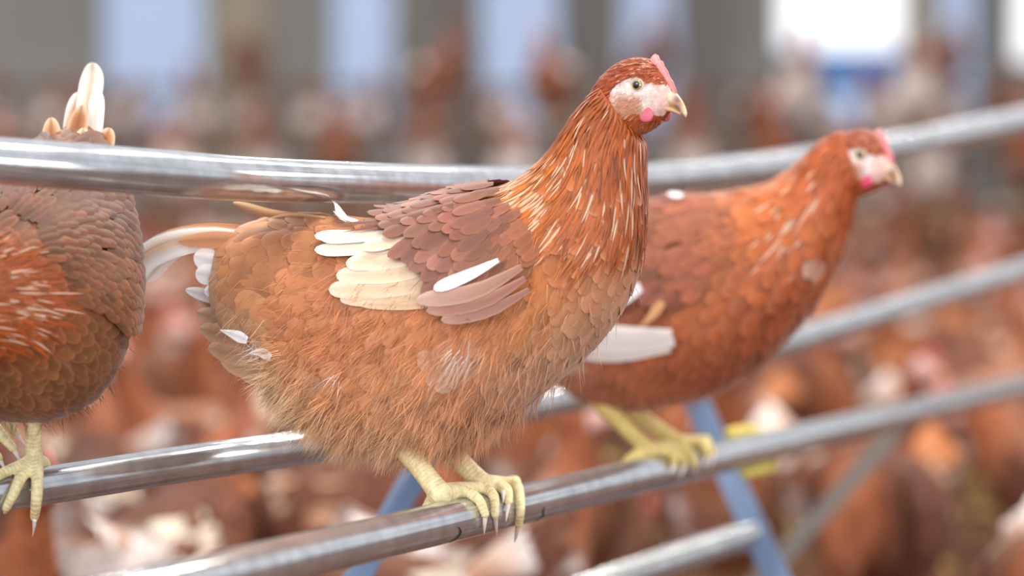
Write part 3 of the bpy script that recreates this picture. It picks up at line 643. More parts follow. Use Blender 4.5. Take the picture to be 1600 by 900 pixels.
# ------------------------------------------------------------------ plumage of a bird seen close
def near_kd(surf):
    half = surf.nv // 2
    P = surf.P[:, 1:half]; kd = kdtree.KDTree(P.shape[0] * P.shape[1]); k = 0; ids = []
    for i in range(P.shape[0]):
        for j in range(P.shape[1]):
            kd.insert((P[i, j, 0], 0.0, P[i, j, 2]), k); ids.append((i, j + 1)); k += 1
    kd.balance(); return kd, ids
def snap(surf, xz):
    if surf.kd is None: surf.kd = near_kd(surf)
    kd, ids = surf.kd; P = []; Nn = []
    for x, z in xz:
        _, k, _ = kd.find((x, 0.0, z)); i, j = ids[k]; q = surf.P[i, j].copy(); q[0], q[2] = x, z; P.append(q); Nn.append(surf.N[i, j])
    return np.array(P), np.array(Nn)
def mirror(rows, nor):
    m = np.array([1, -1, 1.0]); return rows[:, ::-1] * 0 + rows * m, nor * m
def explicit(acc, surf, ref, spec, sides=(1,), R=9):
    """feathers given as (px path, half width mm, base, tip, edge, lift at root mm, lift at tip mm, profile)"""
    for pts, hw, cb, ct_, ce, l0, l1, prof in spec:
        path = along(np.array(pts, float), R)
        xz = np.array([ref(x, y) for x, y in path]); P, Nn = snap(surf, xz)
        k = np.ones(3) / 3
        Nn = nrm(np.stack([np.convolve(np.pad(Nn[:, i], 1, 'edge'), k, 'valid') for i in range(3)], -1)); yy = np.convolve(np.pad(P[:, 1], 1, 'edge'), k, 'valid'); P[:, 1] = yy
        rows = P + Nn * (l0 + (l1 - l0) * TV(R))[:, None] * 0.001
        for sd in sides:
            m = np.array([1, sd, 1.0])
            feathers(acc, (rows * m)[None], (Nn * m)[None], np.array([hw * 0.001]), cb, ct_, ce, np.array(ct_) * 0.86, prof, ek=0.75, sk=0.5, droop=0.12)
def fan(h, name, specs, root, mat, nface=None):
    """long feathers standing free of the body: each a mesh of its own"""
    for pts, off, hw, cb, ct_, ce, prof, tilt, es in specs:
        R = 16; path = along(np.array(pts, float), R); offs = off[0] + (off[1] - off[0]) * TV(R)
        rows = np.array([h.ref3(x, y, b) for (x, y), b in zip(path, offs)])
        t = nrm(np.gradient(rows, axis=0)); out = np.array([math.sin(tilt) * 0.0, -math.cos(tilt), 0]); upv = np.array([0, 0, 1.0])
        if nface is not None: out = np.asarray(nface, float)
        n = nrm(out[None] + upv[None] * math.sin(tilt)); n = nrm(n - t * np.sum(n * t, -1, keepdims=True))
        a = Acc(); feathers(a, rows[None], n[None], np.array([hw * 0.001]), cb, ct_, ce, np.array(cb) * 0.8, prof, ek=0.85, sk=0.6, droop=0.10, edge_side=es)
        obj(name, a, mat, root)

def dress(h, surf, D):
    """the plumage children of a bird; D holds its palettes and regions, all in the bird's own side-view columns"""
    rr = h.rr
    def sp(p): return h.inv(p[:, 0], p[:, 2])
    pal0 = palette(D['pal'], D['sig']); pal = lambda x, y: (lambda c: (c + (c.mean(-1, keepdims=True) - c) * D.get('grey', 0.0)) * D.get('tone', 1.0))(pal0(x, y)) * np.array([1.0, 1.0, 0.93]); epal = palette(D['edge'], D['sig'] * 1.2)
    # body plumage
    def dist(p):
        q = sp(p); d = D['size'](q[:, 0], q[:, 1])[0]; return np.where(inpoly(q[:, 0], q[:, 1], D['neck_core']), 0, d)
    u, v, p = surf.poisson(dist, rr, D.get('n', 26000)); q = sp(p); sz = D['size'](q[:, 0], q[:, 1])
    L = sz[1] * rr.uniform(0.85, 1.15, len(u)); wd_ = sz[2] * rr.uniform(0.85, 1.15, len(u)); soft = sz[3]
    g = np.array([0, 0, -1.0])
    def df(p, n, f): return f + g * D['grav'] + 0.0 * n
    jit = rr.normal(0, 0.16, (len(u), 1))
    def dfj(p, n, f): s_ = np.cross(n, f); return df(p, n, f) + s_ * jit
    rows, nor = surf.walk(u, v, dfj, L, 7, np.full(len(u), 0.0006), sz[4] * rr.uniform(0.7, 1.5, len(u)))
    b = pal(q[:, 0], q[:, 1]); e = epal(q[:, 0], q[:, 1]); b = b * (1 + rr.normal(0, 0.055, (len(u), 1))) + rr.normal(0, 1.2, (len(u), 3))
    wh = np.zeros(len(u))
    for (x, y, r) in D['white']: wh = np.maximum(wh, np.clip(1.35 - np.hypot(q[:, 0] - x, q[:, 1] - y) / r, 0, 1))
    b = b + (np.array([240, 228, 224.]) - b) * wh[:, None] * 0.5; e = e + (np.array([246, 240, 240.]) - e) * wh[:, None] * 0.6
    a = Acc(); feathers(a, rows, nor, wd_, b * 0.90, b, e, b * 1.06, 'round', ek=0.6, sk=0.3, droop=0.18)
    obj('plumage', a, M['feather'], h.root)
    # hackle
    a = Acc()
    def disth(p):
        q = sp(p); hk = inpoly(q[:, 0], q[:, 1], D['hackle']); return np.where(hk, D['hk'][0], 0)
    u, v, p = surf.poisson(disth, rr, 90000); q = sp(p); far = np.clip((q[:, 1] - D['hk_top']) / D['hk_span'], 0, 1)
    L = (D['hk'][1] + D['hk'][2] * far) * rr.uniform(0.6, 1.45, len(u)); jit2 = rr.normal(0, 0.10, (len(u), 1))
    def dfh(p, n, f): return f + g * 0.12 + np.cross(n, f) * jit2
    rows, nor = surf.walk(u, v, dfh, L, 7, np.full(len(u), 0.0012), 0.0024 * rr.uniform(0.7, 1.3, len(u)))
    hp = palette(D['hpal'], D['sig']); b = hp(q[:, 0], q[:, 1]) * (1 + rr.normal(0, 0.08, (len(u), 1)))
    pw = np.zeros(len(u))
    for (x, y, r, pr) in D['hwhite']: pw = np.maximum(pw, pr * np.exp(-((q[:, 0] - x) ** 2 + (q[:, 1] - y) ** 2) / (2 * r * r)))
    lit = rr.random(len(u)) < pw; sh = np.where(lit[:, None], np.array([250, 238, 226.]), b * 1.1); tipc = np.where(lit[:, None], b + (np.array([244, 220, 190.]) - b) * 0.72, b * 1.04)
    feathers(a, rows, nor, D['hk'][3] * rr.uniform(0.75, 1.25, len(u)) * (0.65 + 0.5 * far), b * 0.94, tipc, b, sh, 'lance', ek=0.35, sk=0.75, droop=0.22)
    obj('hackle', a, M['hackle'], h.root)
    # wings
    for sd in (1, -1):
        wing = Acc()
        def distw(p):
            q = sp(p); k = (p[:, 1] * sd < 0) & inpoly(q[:, 0], q[:, 1], D['wing']); f = np.clip((D['wing_front'] - q[:, 0]) / D['wing_len'], 0, 1); return np.where(k, D['cov'][0] * (0.65 + 0.75 * f), 0)
        u, v, p = surf.poisson(distw, rr, 40000); q = sp(p); f = np.clip((D['wing_front'] - q[:, 0]) / D['wing_len'], 0, 1); lowf = np.clip((q[:, 1] - D['wing_top']) / D['wing_ht'], 0, 1)
        L = D['cov'][1] * (0.6 + 0.8 * f) * rr.uniform(0.9, 1.1, len(u))
        def dfw(p, n, fl): return np.array([-1.0, 0, 0]) + np.array([0, 0, -1.0]) * (D['wing_fall'] * (0.5 + 0.75 * lowf))[:, None]
        base = D['wing_off'] * np.clip(f * 3, 0.25, 1)
        rows, nor = surf.walk(u, v, dfw, L, 7, base, base + 0.0030)
        wp = palette(D['wpal'], D['sig']); b = wp(q[:, 0], q[:, 1]) * (1 + rr.normal(0, 0.07, (len(u), 1))) + rr.normal(0, 1.5, (len(u), 3))
        feathers(wing, rows, nor, D['cov'][2] * (0.6 + 0.6 * f) * rr.uniform(0.9, 1.1, len(u)), b * 0.90, b, b * 1.06 + 10, b * 0.88, 'round', ek=0.6, sk=0.5, droop=0.16)
        explicit(wing, surf, h.ref, D['wing_patch'], (sd,))
        wo = obj('wing', wing, M['feather'], h.root)
        for f1 in D['flight']:
            a = Acc(); explicit(a, surf, h.ref, [f1], (sd,), R=12); obj('flight_feather', a, M['feather'], wo)
    # vent feathers and white tufts lying against the rear
    a = Acc(); explicit(a, surf, h.ref, D['vent'], (1,)); obj('back_tuft', a, M['feather'], h.root) if D['vent'] else None
    # tail
    if D['tail']:
        first = D['tail'][0]; tl = h.ref3(*first[0][0], 0.0); troot = bpy.data.objects.new('tail', None)
        COL.objects.link(troot); troot.parent = h.root; troot.empty_display_size = 0.02
        fan(h, 'tail_feather', D['tail'], troot, M['feather'], D.get('tail_face'))
    # down
    a = Acc(); u, v = surf.sample(D['down_n'], rr); p = surf.ev(surf.P, u, v); q = sp(p)
    pr = np.zeros(len(u))
    for (x, y, r, k) in D['down']: pr = np.maximum(pr, k * np.exp(-((q[:, 0] - x) ** 2 + (q[:, 1] - y) ** 2) / (2 * r * r)))
    k = rr.random(len(u)) < pr; u, v, p, q, pr = u[k], v[k], p[k], q[k], pr[k]
    n = nrm(surf.ev(surf.N, u, v)); f = -nrm(surf.ev(surf.Pu, u, v)); d = nrm(f * 0.7 + g * 0.75 + n * 0.35 + rr.normal(0, 0.20, p.shape) + 0.42 * np.sin(p[:, [2, 0, 0]] * np.array([210., 260., 190.]) + p[:, [0, 2, 1]] * np.array([170., 120., 230.])))
    tuft = 1 + 0.13 * np.sin(p[:, 0] * 190 + 2 * np.sin(p[:, 2] * 150))[:, None]
    b = pal(q[:, 0], q[:, 1]) * 1.05; wh = np.zeros(len(u))
    for (x, y, r) in D['white']: wh = np.maximum(wh, np.clip(1.35 - np.hypot(q[:, 0] - x, q[:, 1] - y) / r, 0, 1))
    b = b + (np.array([246, 242, 246.]) - b) * wh[:, None]; b = b * tuft * (1 + rr.normal(0, 0.07, (len(u), 1)))
    strands(a, p + n * 0.003, d, n, D['down_len'] * rr.uniform(0.5, 1.3, len(u)), 0.00028, b * 0.97, b + (np.array([240, 212, 180.]) - b) * 0.45, rr, 0.55, 5)
    obj('down', a, M['fluff'], h.root)

def skin_tone(pal, h):
    def f(v):
        q = h.inv(v[:, 0], v[:, 2]); return pal(q[:, 0], q[:, 1]) * 0.9
    return f
def hen_frame(h):                     # birds seen from the side keep their own columns
    def ref(x, y): p = h.plane(x, y); return (p[0], p[2])
    def inv(x, z): return h.pix(np.stack([x, np.zeros_like(x), z], -1))[:, :2]
    h.ref, h.inv, h.ref3 = ref, inv, (lambda x, y, b: h.plane(x, y, 0.0) + np.array([0, b, 0])); h.skin_acc = Acc()

def perch_leg(h, bar, knee, ankle, toes, hind, r0=0.0082, R_toe=0.0044, pad=0.0062):
    """shank from knee (local) to the foot on a tube; toes: lists of (column, degrees round the tube)"""
    chains = []; claws = []
    an = h.l(bar.on(ankle[0], ankle[1], pad))
    kn = np.asarray(knee, float); mid = kn + (an - kn) * 0.55
    chains.append([(kn, r0 * 1.25), (mid, r0 * 0.98), (kn + (an - kn) * 0.86, r0 * 0.98), (an, r0 * 1.15)])
    for to in list(toes) + [hind]:
        pts = [h.l(bar.on(c, d, R_toe * (1.05 - 0.12 * i))) for i, (c, d) in enumerate(to[:-1])]
        rad = np.linspace(R_toe * 1.12, R_toe * 0.78, len(pts))
        chains.append([(an, r0)] + [(p, r) for p, r in zip(pts, rad)])
        e = pts[-1]; cl = h.l(bar.on(to[-1][0], to[-1][1], to[-1][2] if len(to[-1]) > 2 else 0.0018)); d = cl - e
        out = nrm(e - h.l(bar.on(to[-2][0], to[-2][1], -bar.r)));
        claws.append([e + d * 0.05, e + d * 0.4 + out * 0.0016, e + d * 0.75 + out * 0.0012, cl])
    return chains, claws

# ------------------------------------------------------------------ the hen in the middle
cA = barA.frame(745)
c0 = cA[0]
hen = Hen('hen', (c0[0], c0[1], c0[2]), math.radians(-14), 'sharp brown hen perched in the middle, facing right, one eye towards us')
hen_frame(hen); MAIN = hen
ST = [((346, 392), (342, 430), .012), ((362, 366), (352, 500), .034), ((395, 345), (382, 548), .052), ((440, 333), (430, 588), .063), ((495, 331), (468, 645), .071), ((555, 338), (535, 684), .077),
      ((620, 336), (615, 700), .080), ((690, 314), (700, 705), .079), ((748, 298), (768, 672), .073), ((792, 287), (838, 624), .065), ((818, 271), (905, 570), .057), ((838, 254), (962, 506), .049),
      ((857, 234), (1000, 425), .041), ((874, 210), (1010, 345), .034), ((890, 184), (1010, 276), .028), ((907, 162), (1011, 238), .0240), ((922, 146), (1008, 224), .0200), ((936, 133), (998, 212), .0155)]
T, B = hen.setpix(ST, 5.0); WD = [s_[2] for s_ in ST]
surf = Surf(T, B, WD, nu=190, nv=110)
PAL = [(400, 380, (196, 130, 90)), (480, 400, (190, 118, 80)), (560, 520, (188, 112, 72)), (390, 520, (190, 146, 116)), (450, 610, (230, 194, 160)), (600, 600, (206, 134, 94)), (520, 640, (226, 178, 142)),
       (700, 640, (216, 156, 118)), (640, 690, (224, 182, 150)), (760, 520, (202, 124, 82)), (850, 450, (196, 118, 68)), (900, 380, (186, 98, 48)), (960, 340, (172, 88, 50)), (990, 450, (192, 138, 112)),
       (950, 520, (196, 148, 124)), (880, 580, (194, 146, 124)), (820, 620, (186, 134, 110)), (930, 250, (192, 96, 42)), (1000, 290, (170, 92, 60)), (700, 330, (150, 96, 78)), (620, 450, (186, 112, 72)), (740, 600, (202, 130, 90)), (560, 340, (160, 100, 66))]
EDG = [(400, 380, (210, 150, 110)), (560, 520, (206, 136, 98)), (400, 530, (206, 172, 140)), (990, 450, (208, 172, 148)), (1000, 330, (200, 150, 118)), (920, 560, (206, 178, 160)), (850, 450, (208, 138, 92)), (820, 620, (196, 160, 140)), (640, 660, (214, 168, 134)), (900, 380, (200, 120, 70))]
def SIZE(x, y):
    br = np.clip((x - 850) / 60, 0, 1); lo = np.clip((y - 540) / 60, 0, 1) * (1 - br); re = np.clip((500 - x) / 60, 0, 1) * (1 - lo)
    def mix(b0, bb, bl, bq): return b0 * (1 - br - (lo + re) * (1 - br)) + bb * br + (bl * lo + bq * re) * (1 - br)
    return [mix(.0085, .0070, .0085, .0100), mix(.032, .0215, .032, .040), mix(.0098, .0068, .0076, .0125), lo, mix(.0020, .0018, .0034, .0026)]
WINGP = [(640, 338), (660, 325), (705, 308), (760, 297), (806, 303), (842, 335), (872, 378), (868, 398), (825, 425), (792, 446), (768, 440), (745, 414), (722, 388), (700, 366), (682, 352), (660, 345)]
BR = (150, 96, 80)
WPAL = [(640, 340, (121, 78, 63)), (700, 330, (139, 89, 75)), (660, 390, (148, 101, 86)), (720, 400, (142, 95, 83)), (780, 340, (141, 87, 72)), (800, 400, (151, 97, 75)), (760, 460, (151, 103, 89)), (860, 380, (162, 93, 55)), (700, 450, (152, 105, 89))]
CR_ = (240, 220, 196); TN = (228, 192, 156)
FLIGHT = [([(690, 362), (620, 374), (534, 380)], 5.6, (226, 196, 164), (244, 230, 212), (250, 244, 234), 6.5, 9.0, 'blunt'),
          ([(700, 362), (620, 372), (522, 374)], 6.6, (236, 214, 188), CR_, (250, 246, 238), 6.0, 8.0, 'blunt'),
          ([(705, 378), (620, 388), (528, 392)], 6.6, (240, 224, 204), (238, 216, 190), (248, 240, 228), 5.4, 7.2, 'blunt'),
          ([(715, 395), (640, 405), (580, 410)], 7.4, (236, 206, 174), (236, 210, 180), (246, 230, 210), 5.0, 6.8, 'blunt'),
          ([(725, 410), (650, 423), (568, 426)], 7.4, (232, 198, 162), (236, 208, 178), (244, 226, 204), 4.4, 6.2, 'blunt'),
          ([(740, 428), (660, 441), (560, 445)], 7.6, (228, 190, 152), (232, 202, 170), (242, 222, 198), 3.8, 5.6, 'blunt'),
          ([(755, 448), (670, 457), (578, 459)], 5.6, (224, 186, 148), (228, 194, 160), (238, 214, 188), 3.2, 4.8, 'long'),
          ([(765, 456), (690, 466), (606, 465)], 3.6, (220, 180, 142), (222, 186, 150), (234, 206, 178), 2.8, 4.2, 'long'),
          ([(735, 332), (650, 356), (548, 366)], 6.4, (124, 78, 62), (112, 68, 54), (150, 98, 78), 11.0, 11.5, 'lance'),
          ([(720, 338), (640, 360), (566, 372)], 5.0, (136, 86, 70), (126, 78, 62), (160, 108, 88), 8.2, 9.4, 'lance')]
PATCH = [([(676, 372), (640, 384), (602, 392)], 6.8, (238, 206, 176), (240, 208, 180), (248, 228, 208), 8, 10.5, 'round'),
         ([(812, 404), (770, 426), (722, 447)], 4.8, (244, 242, 246), (240, 236, 240), (250, 248, 250), 13.5, 15.5, 'long'),
         ([(845, 412), (780, 448), (698, 462)], 6.6, (164, 108, 88), (200, 162, 146), (206, 170, 152), 13.0, 14.6, 'long'),
         ([(850, 428), (790, 462), (712, 476)], 5.8, (160, 106, 88), (172, 122, 106), (196, 152, 134), 12.2, 13.6, 'long'),
         ([(855, 444), (800, 474), (732, 488)], 5.2, (158, 106, 90), (176, 130, 116), (198, 158, 142), 11.0, 12.4, 'long')]
VENT = [([(560, 352), (540, 345), (518, 333)], 4, (246, 240, 232), (250, 246, 240), (250, 248, 244), 5, 11, 'lance'),
        ([(575, 352), (552, 350), (530, 345)], 3.2, (246, 240, 232), (250, 246, 240), (250, 248, 244), 5, 9, 'lance')]
UNDER = [([(480, 575), (440, 578), (396, 568)], (-.062, -.042), 8.0, (204, 168, 142), (206, 164, 132), (222, 190, 156), 'round', -.1, 0), ([(480, 556), (430, 566), (372, 556)], (-.064, -.040), 9.0, (202, 160, 132), (192, 148, 116), (220, 184, 148), 'round', -.1, 0),
         ([(475, 535), (420, 546), (350, 537)], (-.066, -.036), 9.5, (206, 164, 136), (186, 140, 108), (218, 182, 148), 'round', -.1, 0), ([(470, 512), (410, 522), (334, 508)], (-.066, -.032), 9.5, (200, 156, 126), (182, 134, 102), (220, 186, 158), 'round', -.05, 0),
         ([(465, 488), (400, 498), (326, 484)], (-.064, -.028), 9.0, (194, 146, 114), (188, 142, 112), (220, 188, 162), 'round', 0, 0), ([(430, 520), (408, 512), (384, 505)], (-.066, -.060), 4.5, (248, 246, 248), (248, 246, 248), (248, 246, 248), 'lance', 0, 0), ([(470, 545), (452, 538), (432, 540)], (-.072, -.066), 4.0, (240, 228, 222), (248, 246, 248), (248, 246, 248), 'lance', 0, 0)]
WH = (246, 246, 250)
TAIL = [([(430, 372), (330, 366), (246, 388), (196, 452)], (-.012, -.018), 8.0, (222, 190, 160), WH, (250, 250, 252), 'long', .25, 0),
        ([(430, 378), (330, 378), (256, 400), (206, 450)], (-.016, -.024), 7.0, (240, 232, 226), WH, (206, 170, 140), 'long', .1, -1),
        ([(430, 366), (320, 362), (250, 378), (206, 424)], (-.004, -.008), 6.5, (190, 130, 86), (228, 212, 204), (160, 96, 56), 'long', .4, 1),
        ([(430, 364), (330, 358), (256, 372), (214, 406)], (.006, .008), 6.0, (186, 120, 76), (206, 170, 140), (150, 90, 54), 'long', .3, 1),
        ([(430, 372), (340, 368), (262, 390), (212, 442)], (.016, .022), 7.0, (222, 190, 160), WH, (250, 250, 252), 'long', .2, 0),
        ([(440, 385), (370, 372), (300, 374)], (-.026, -.030), 6.5, (196, 136, 96), (200, 140, 98), (208, 150, 110), 'round', .1, 0),
        ([(425, 400), (370, 408), (318, 398)], (-.024, -.022), 8.5, WH, (250, 250, 252), (252, 252, 254), 'blunt', .1, 0),
        ([(425, 420), (375, 428), (322, 424)], (-.026, -.024), 8.0, WH, (250, 250, 252), (252, 252, 254), 'blunt', .1, 0),
        ([(425, 430), (385, 444), (340, 452)], (-.030, -.030), 8.5, WH, (246, 244, 248), (252, 252, 254), 'round', .1, 0),
        ([(410, 450), (360, 462), (304, 450)], (-.022, -.020), 5.5, (236, 232, 236), (232, 226, 228), (250, 248, 250), 'round', .1, 0),
        ([(410, 478), (370, 480), (322, 466)], (-.020, -.018), 5.0, (176, 122, 92), (190, 140, 110), (222, 194, 172), 'round', .1, 0),
        ([(520, 336), (440, 334), (370, 316)], (-.012, -.010), 3.6, (172, 112, 66), (224, 190, 150), (118, 74, 46), 'long', .3, 1),
        ([(520, 340), (450, 338), (395, 362)], (-.020, -.022), 3.4, (168, 108, 70), (96, 60, 44), (210, 170, 130), 'lance', .3, -1),
        ([(470, 345), (420, 360), (380, 375)], (.020, .022), 9.0, (190, 130, 90), (186, 126, 86), (206, 150, 112), 'round', .2, 0)]
TAIL += UNDER
D = dict(tone=1.05, grey=0.09, pal=PAL, edge=EDG, sig=45.0, size=SIZE, grav=0.25, n=26000, neck_core=[(870, 100), (1040, 100), (1040, 240), (980, 270), (900, 240), (860, 200)],
         hackle=[(952, 100), (955, 128), (972, 170), (990, 200), (1006, 215), (1026, 204), (1018, 240), (1020, 330), (985, 345), (955, 375), (920, 350), (890, 345), (850, 320), (815, 300), (805, 285), (840, 245), (880, 190), (905, 150), (930, 115)],
         hk=(0.0025, 0.014, 0.021, 0.0017), hk_top=150.0, hk_span=150.0,
         hpal=[(950, 150, (152, 71, 25)), (900, 200, (176, 90, 29)), (850, 270, (189, 112, 42)), (880, 310, (191, 102, 31)), (930, 280, (172, 84, 29)), (980, 230, (159, 76, 29)), (1000, 290, (154, 80, 38)), (960, 330, (159, 80, 31)), (1000, 200, (158, 80, 33))],
         hwhite=[(828, 275, 26, .75), (865, 300, 30, .55), (880, 250, 40, .22), (905, 330, 22, .35), (975, 290, 35, .22), (900, 200, 40, .10), (1000, 240, 30, .14)],
         white=[(765, 537, 26), (572, 572, 12), (447, 532, 16)],
         wing=WINGP, wing_front=872.0, wing_len=250.0, wing_top=300.0, wing_ht=160.0, wing_fall=1.3, wing_off=0.0095, cov=(0.0072, 0.0290, 0.0078), wpal=WPAL, wing_patch=PATCH, flight=FLIGHT, vent=VENT, tail=TAIL,
         down=[(470, 610, 55, .95), (560, 660, 70, .95), (660, 680, 70, .95), (740, 650, 55, .8), (735, 685, 30, 1.0), (600, 560, 90, .45), (760, 520, 60, .45), (820, 470, 60, .25), (700, 580, 90, .4), (440, 480, 60, .05)], down_n=60000, down_len=0.0165)
pm = hen.plane(1002, 140)
hen.head(pm[0], pm[2], 0.0, math.radians(21), 0.0, 1.0)
ch1, cl1 = perch_leg(hen, barA, hen.plane(612, 672, -0.028), (690, -22), [[(726, -2), (746, 40), (756, 78), (755, 128, .004)], [(742, -6), (768, 36), (777, 84), (774, 150, .005)], [(752, -24), (774, 4), (783, 30), (785, 60)]], [(668, -60), (655, -95), (652, -125)], r0=0.0088)
ch2, cl2 = perch_leg(hen, barA, hen.plane(672, 672, 0.030), (752, -22), [[(774, -5), (791, 32), (796, 62), (791, 108, .003)], [(783, -16), (806, 24), (810, 84), (808, 125), (804, 172, .013)], [(792, -30), (806, -4), (811, 24), (811, 54)]], [(735, -60), (726, -95), (722, -125)], r0=0.0088)
hen.legs(ch1 + ch2, cl1 + cl2)
hen.finish_body(surf, skin_tone(palette(PAL, 45.0), hen))
dress(hen, surf, D)

# ------------------------------------------------------------------ the hen behind it on the same tube
cB = barA.frame(1048)
hen2 = Hen('hen', tuple(cB[0]), math.radians(-20), 'softly blurred hen perched farther along the lowest tube, right of the sharp one')
hen_frame(hen2)
ST2 = [((790, 372), (792, 405), .012), ((815, 350), (808, 470), .036), ((850, 338), (845, 560), .054), ((892, 328), (885, 602), .066), ((950, 320), (940, 634), .074), ((1020, 316), (1005, 640), .078), ((1085, 306), (1085, 626), .076), ((1145, 298), (1150, 600), .070),
       ((1188, 290), (1212, 550), .061), ((1216, 276), (1268, 482), .050), ((1240, 258), (1310, 402), .040), ((1260, 240), (1330, 342), .033), ((1276, 224), (1340, 312), .027), ((1292, 212), (1346, 296), .0215), ((1316, 202), (1352, 290), .018)]
T, B = hen2.setpix(ST2, 3.0); surf2 = Surf(T, B, [s_[2] for s_ in ST2], nu=150, nv=90)
PAL2 = [(1080, 325, (176, 102, 60)), (1040, 400, (146, 86, 66)), (1130, 400, (158, 92, 66)), (1190, 450, (186, 100, 54)), (1250, 350, (190, 98, 48)), (1250, 480, (160, 82, 50)), (1000, 600, (176, 104, 78)), (1120, 560, (176, 96, 62)), (930, 600, (186, 120, 94)), (1200, 560, (150, 84, 62)), (1290, 420, (150, 80, 56)), (1150, 330, (180, 98, 50))]
def SIZE2(x, y):
    o = np.ones_like(x); return [o * .011, o * .028, o * .0088, o * 0, o * .003]
W2 = [(880, 340), (1000, 326), (1100, 312), (1160, 312), (1185, 350), (1172, 400), (1140, 440), (1100, 458), (1030, 450), (960, 440), (890, 430)]
WPAL2 = [(1000, 360, (140, 84, 66)), (1100, 340, (152, 84, 62)), (1050, 430, (138, 82, 66)), (1130, 420, (156, 88, 62)), (1170, 360, (176, 96, 52))]
wht = (246, 244, 246)
FL2 = [([(1090, 508), (1000, 508), (900, 490)], 8.0, (240, 228, 220), wht, wht, 9, 10, 'blunt'), ([(1092, 520), (1000, 524), (895, 510)], 8.0, (242, 236, 232), wht, wht, 8, 9, 'blunt'),
       ([(1085, 530), (1000, 540), (900, 530)], 6.5, (240, 230, 222), (244, 238, 236), wht, 7, 8, 'blunt')]
PT2 = [([(1045, 442), (1015, 458), (982, 476)], 7.5, wht, wht, wht, 12, 15, 'round'), ([(1078, 462), (1062, 482), (1045, 498)], 4.5, (214, 160, 110), (220, 170, 120), (220, 170, 120), 12, 14, 'lance'), ([(1085, 322), (1075, 321), (1062, 321)], 4.5, wht, wht, wht, 12, 14, 'round')]
TAIL2 = [([(840, 372), (790, 352), (735, 340)], (-.006 + .006 * k, -.01 + .01 * k), 8.0, (190, 124, 84), (236, 222, 212), (200, 140, 100), 'long', .2, 0) for k in range(3)]
D2 = dict(pal=PAL2, edge=[(x, y, tuple(min(255, c + 26) for c in cc)) for x, y, cc in PAL2], sig=45.0, size=SIZE2, grav=0.2, n=12000, neck_core=[(1235, 190), (1400, 190), (1400, 320), (1330, 330), (1270, 300)],
          hackle=[(1330, 195), (1362, 215), (1350, 300), (1340, 350), (1325, 400), (1280, 420), (1240, 400), (1205, 350), (1185, 305), (1200, 284), (1240, 250), (1290, 205)],
          hk=(0.0042, 0.014, 0.020, 0.0028), hk_top=240.0, hk_span=140.0, hpal=[(1300, 250, (172, 82, 40)), (1250, 320, (194, 102, 48)), (1300, 380, (178, 90, 50)), (1330, 330, (172, 86, 46))],
          hwhite=[(1255, 330, 30, .35), (1300, 390, 26, .3)], white=[(965, 560, 16), (1300, 388, 10)], wing=W2, wing_front=1180.0, wing_len=280.0, wing_top=310.0, wing_ht=190.0, wing_fall=0.6, wing_off=0.008, cov=(0.0105, 0.026, 0.0088),
          wpal=WPAL2, wing_patch=PT2, flight=FL2, vent=[], tail=TAIL2, down=[(960, 600, 70, .5), (1080, 590, 80, .4)], down_n=9000, down_len=0.012)
p2 = hen2.plane(1352, 246); hen2.head(p2[0], p2[2], 0.0, math.radians(24), 0.10, 1.02, comb_col=(232, 140, 146), wat_col=(234, 84, 122), palec=(236, 222, 220))
c1, k1 = perch_leg(hen2, barA, hen2.plane(932, 622, -0.026), (1012, -22), [[(1040, 0), (1060, 40), (1068, 72), (1066, 108)], [(1052, -4), (1078, 34), (1088, 76), (1086, 112)], [(1030, 10), (1046, 40), (1050, 66), (1048, 90)]], [(985, -60), (972, -95), (968, -125)])
c2, k2 = perch_leg(hen2, barA, hen2.plane(950, 615, 0.030), (1058, -30), [[(1078, -5), (1096, 32), (1101, 62), (1100, 92)], [(1084, -16), (1104, 20), (1110, 60), (1108, 100)], [(1090, -28), (1102, 0), (1106, 30), (1106, 60)]], [(1040, -60), (1034, -95), (1030, -125)])
hen2.legs(c1 + c2, k1 + k2, col=(240, 216, 136)); hen2.finish_body(surf2, skin_tone(palette(PAL2, 45.0), hen2)); dress(hen2, surf2, D2)
# yellow clip behind the lowest tube, near the strut
a = Acc(); tube(a, [barA.on(c, d, 0.006) for c, d in ((1140, -32), (1170, -45), (1192, -75), (1206, -120), (1208, -160), (1196, -190), (1165, -200))], [.006, .0068, .0068, .0066, .0066, .0066, .005], (218, 196, 84), n=60, nv=14)
world_part('clip', a, M['horn'], rack, 'yellow clip')

# ------------------------------------------------------------------ the hen at the left edge
cL = barB.frame(52)
hen3 = Hen('hen', tuple(cL[0]), math.radians(-98), 'hen cut off by the left edge, white tail raised behind the top tube')
hen3.skin_acc = Acc()
hen3.inv = lambda x, z: np.stack([np.asarray(x) * 1000, 300 - 1000 * np.asarray(z)], -1)
hen3.ref = lambda x, y: (x * 0.001, (300 - y) * 0.001)
hen3.ref3 = lambda x, y, b: np.array([x * 0.001, b, (300 - y) * 0.001])
SL = [((-146, 262), (-132, 222), 12, 0), ((-136, 274), (-112, 182), 27, 0), ((-104, 266), (-86, 134), 46, 0), ((-62, 250), (-55, 94), 64, 0), ((-22, 238), (-25, 66), 72, 0), ((20, 226), (8, 53), 74, 0), ((55, 214), (42, 60), 69, -3), ((84, 200), (64, 82), 59, -10),
      ((106, 188), (84, 102), 48, -24), ((126, 176), (102, 110), 38, -46), ((144, 165), (118, 108), 30, -72), ((158, 150), (132, 102), 24, -98), ((168, 132), (142, 92), 20, -120)]
surf3 = Surf([(t[0] * .001, t[1] * .001) for t, b, w, y in SL], [(b[0] * .001, b[1] * .001) for t, b, w, y in SL], [w * .001 for t, b, w, y in SL], [y * .001 for t, b, w, y in SL], nu=170, nv=110)
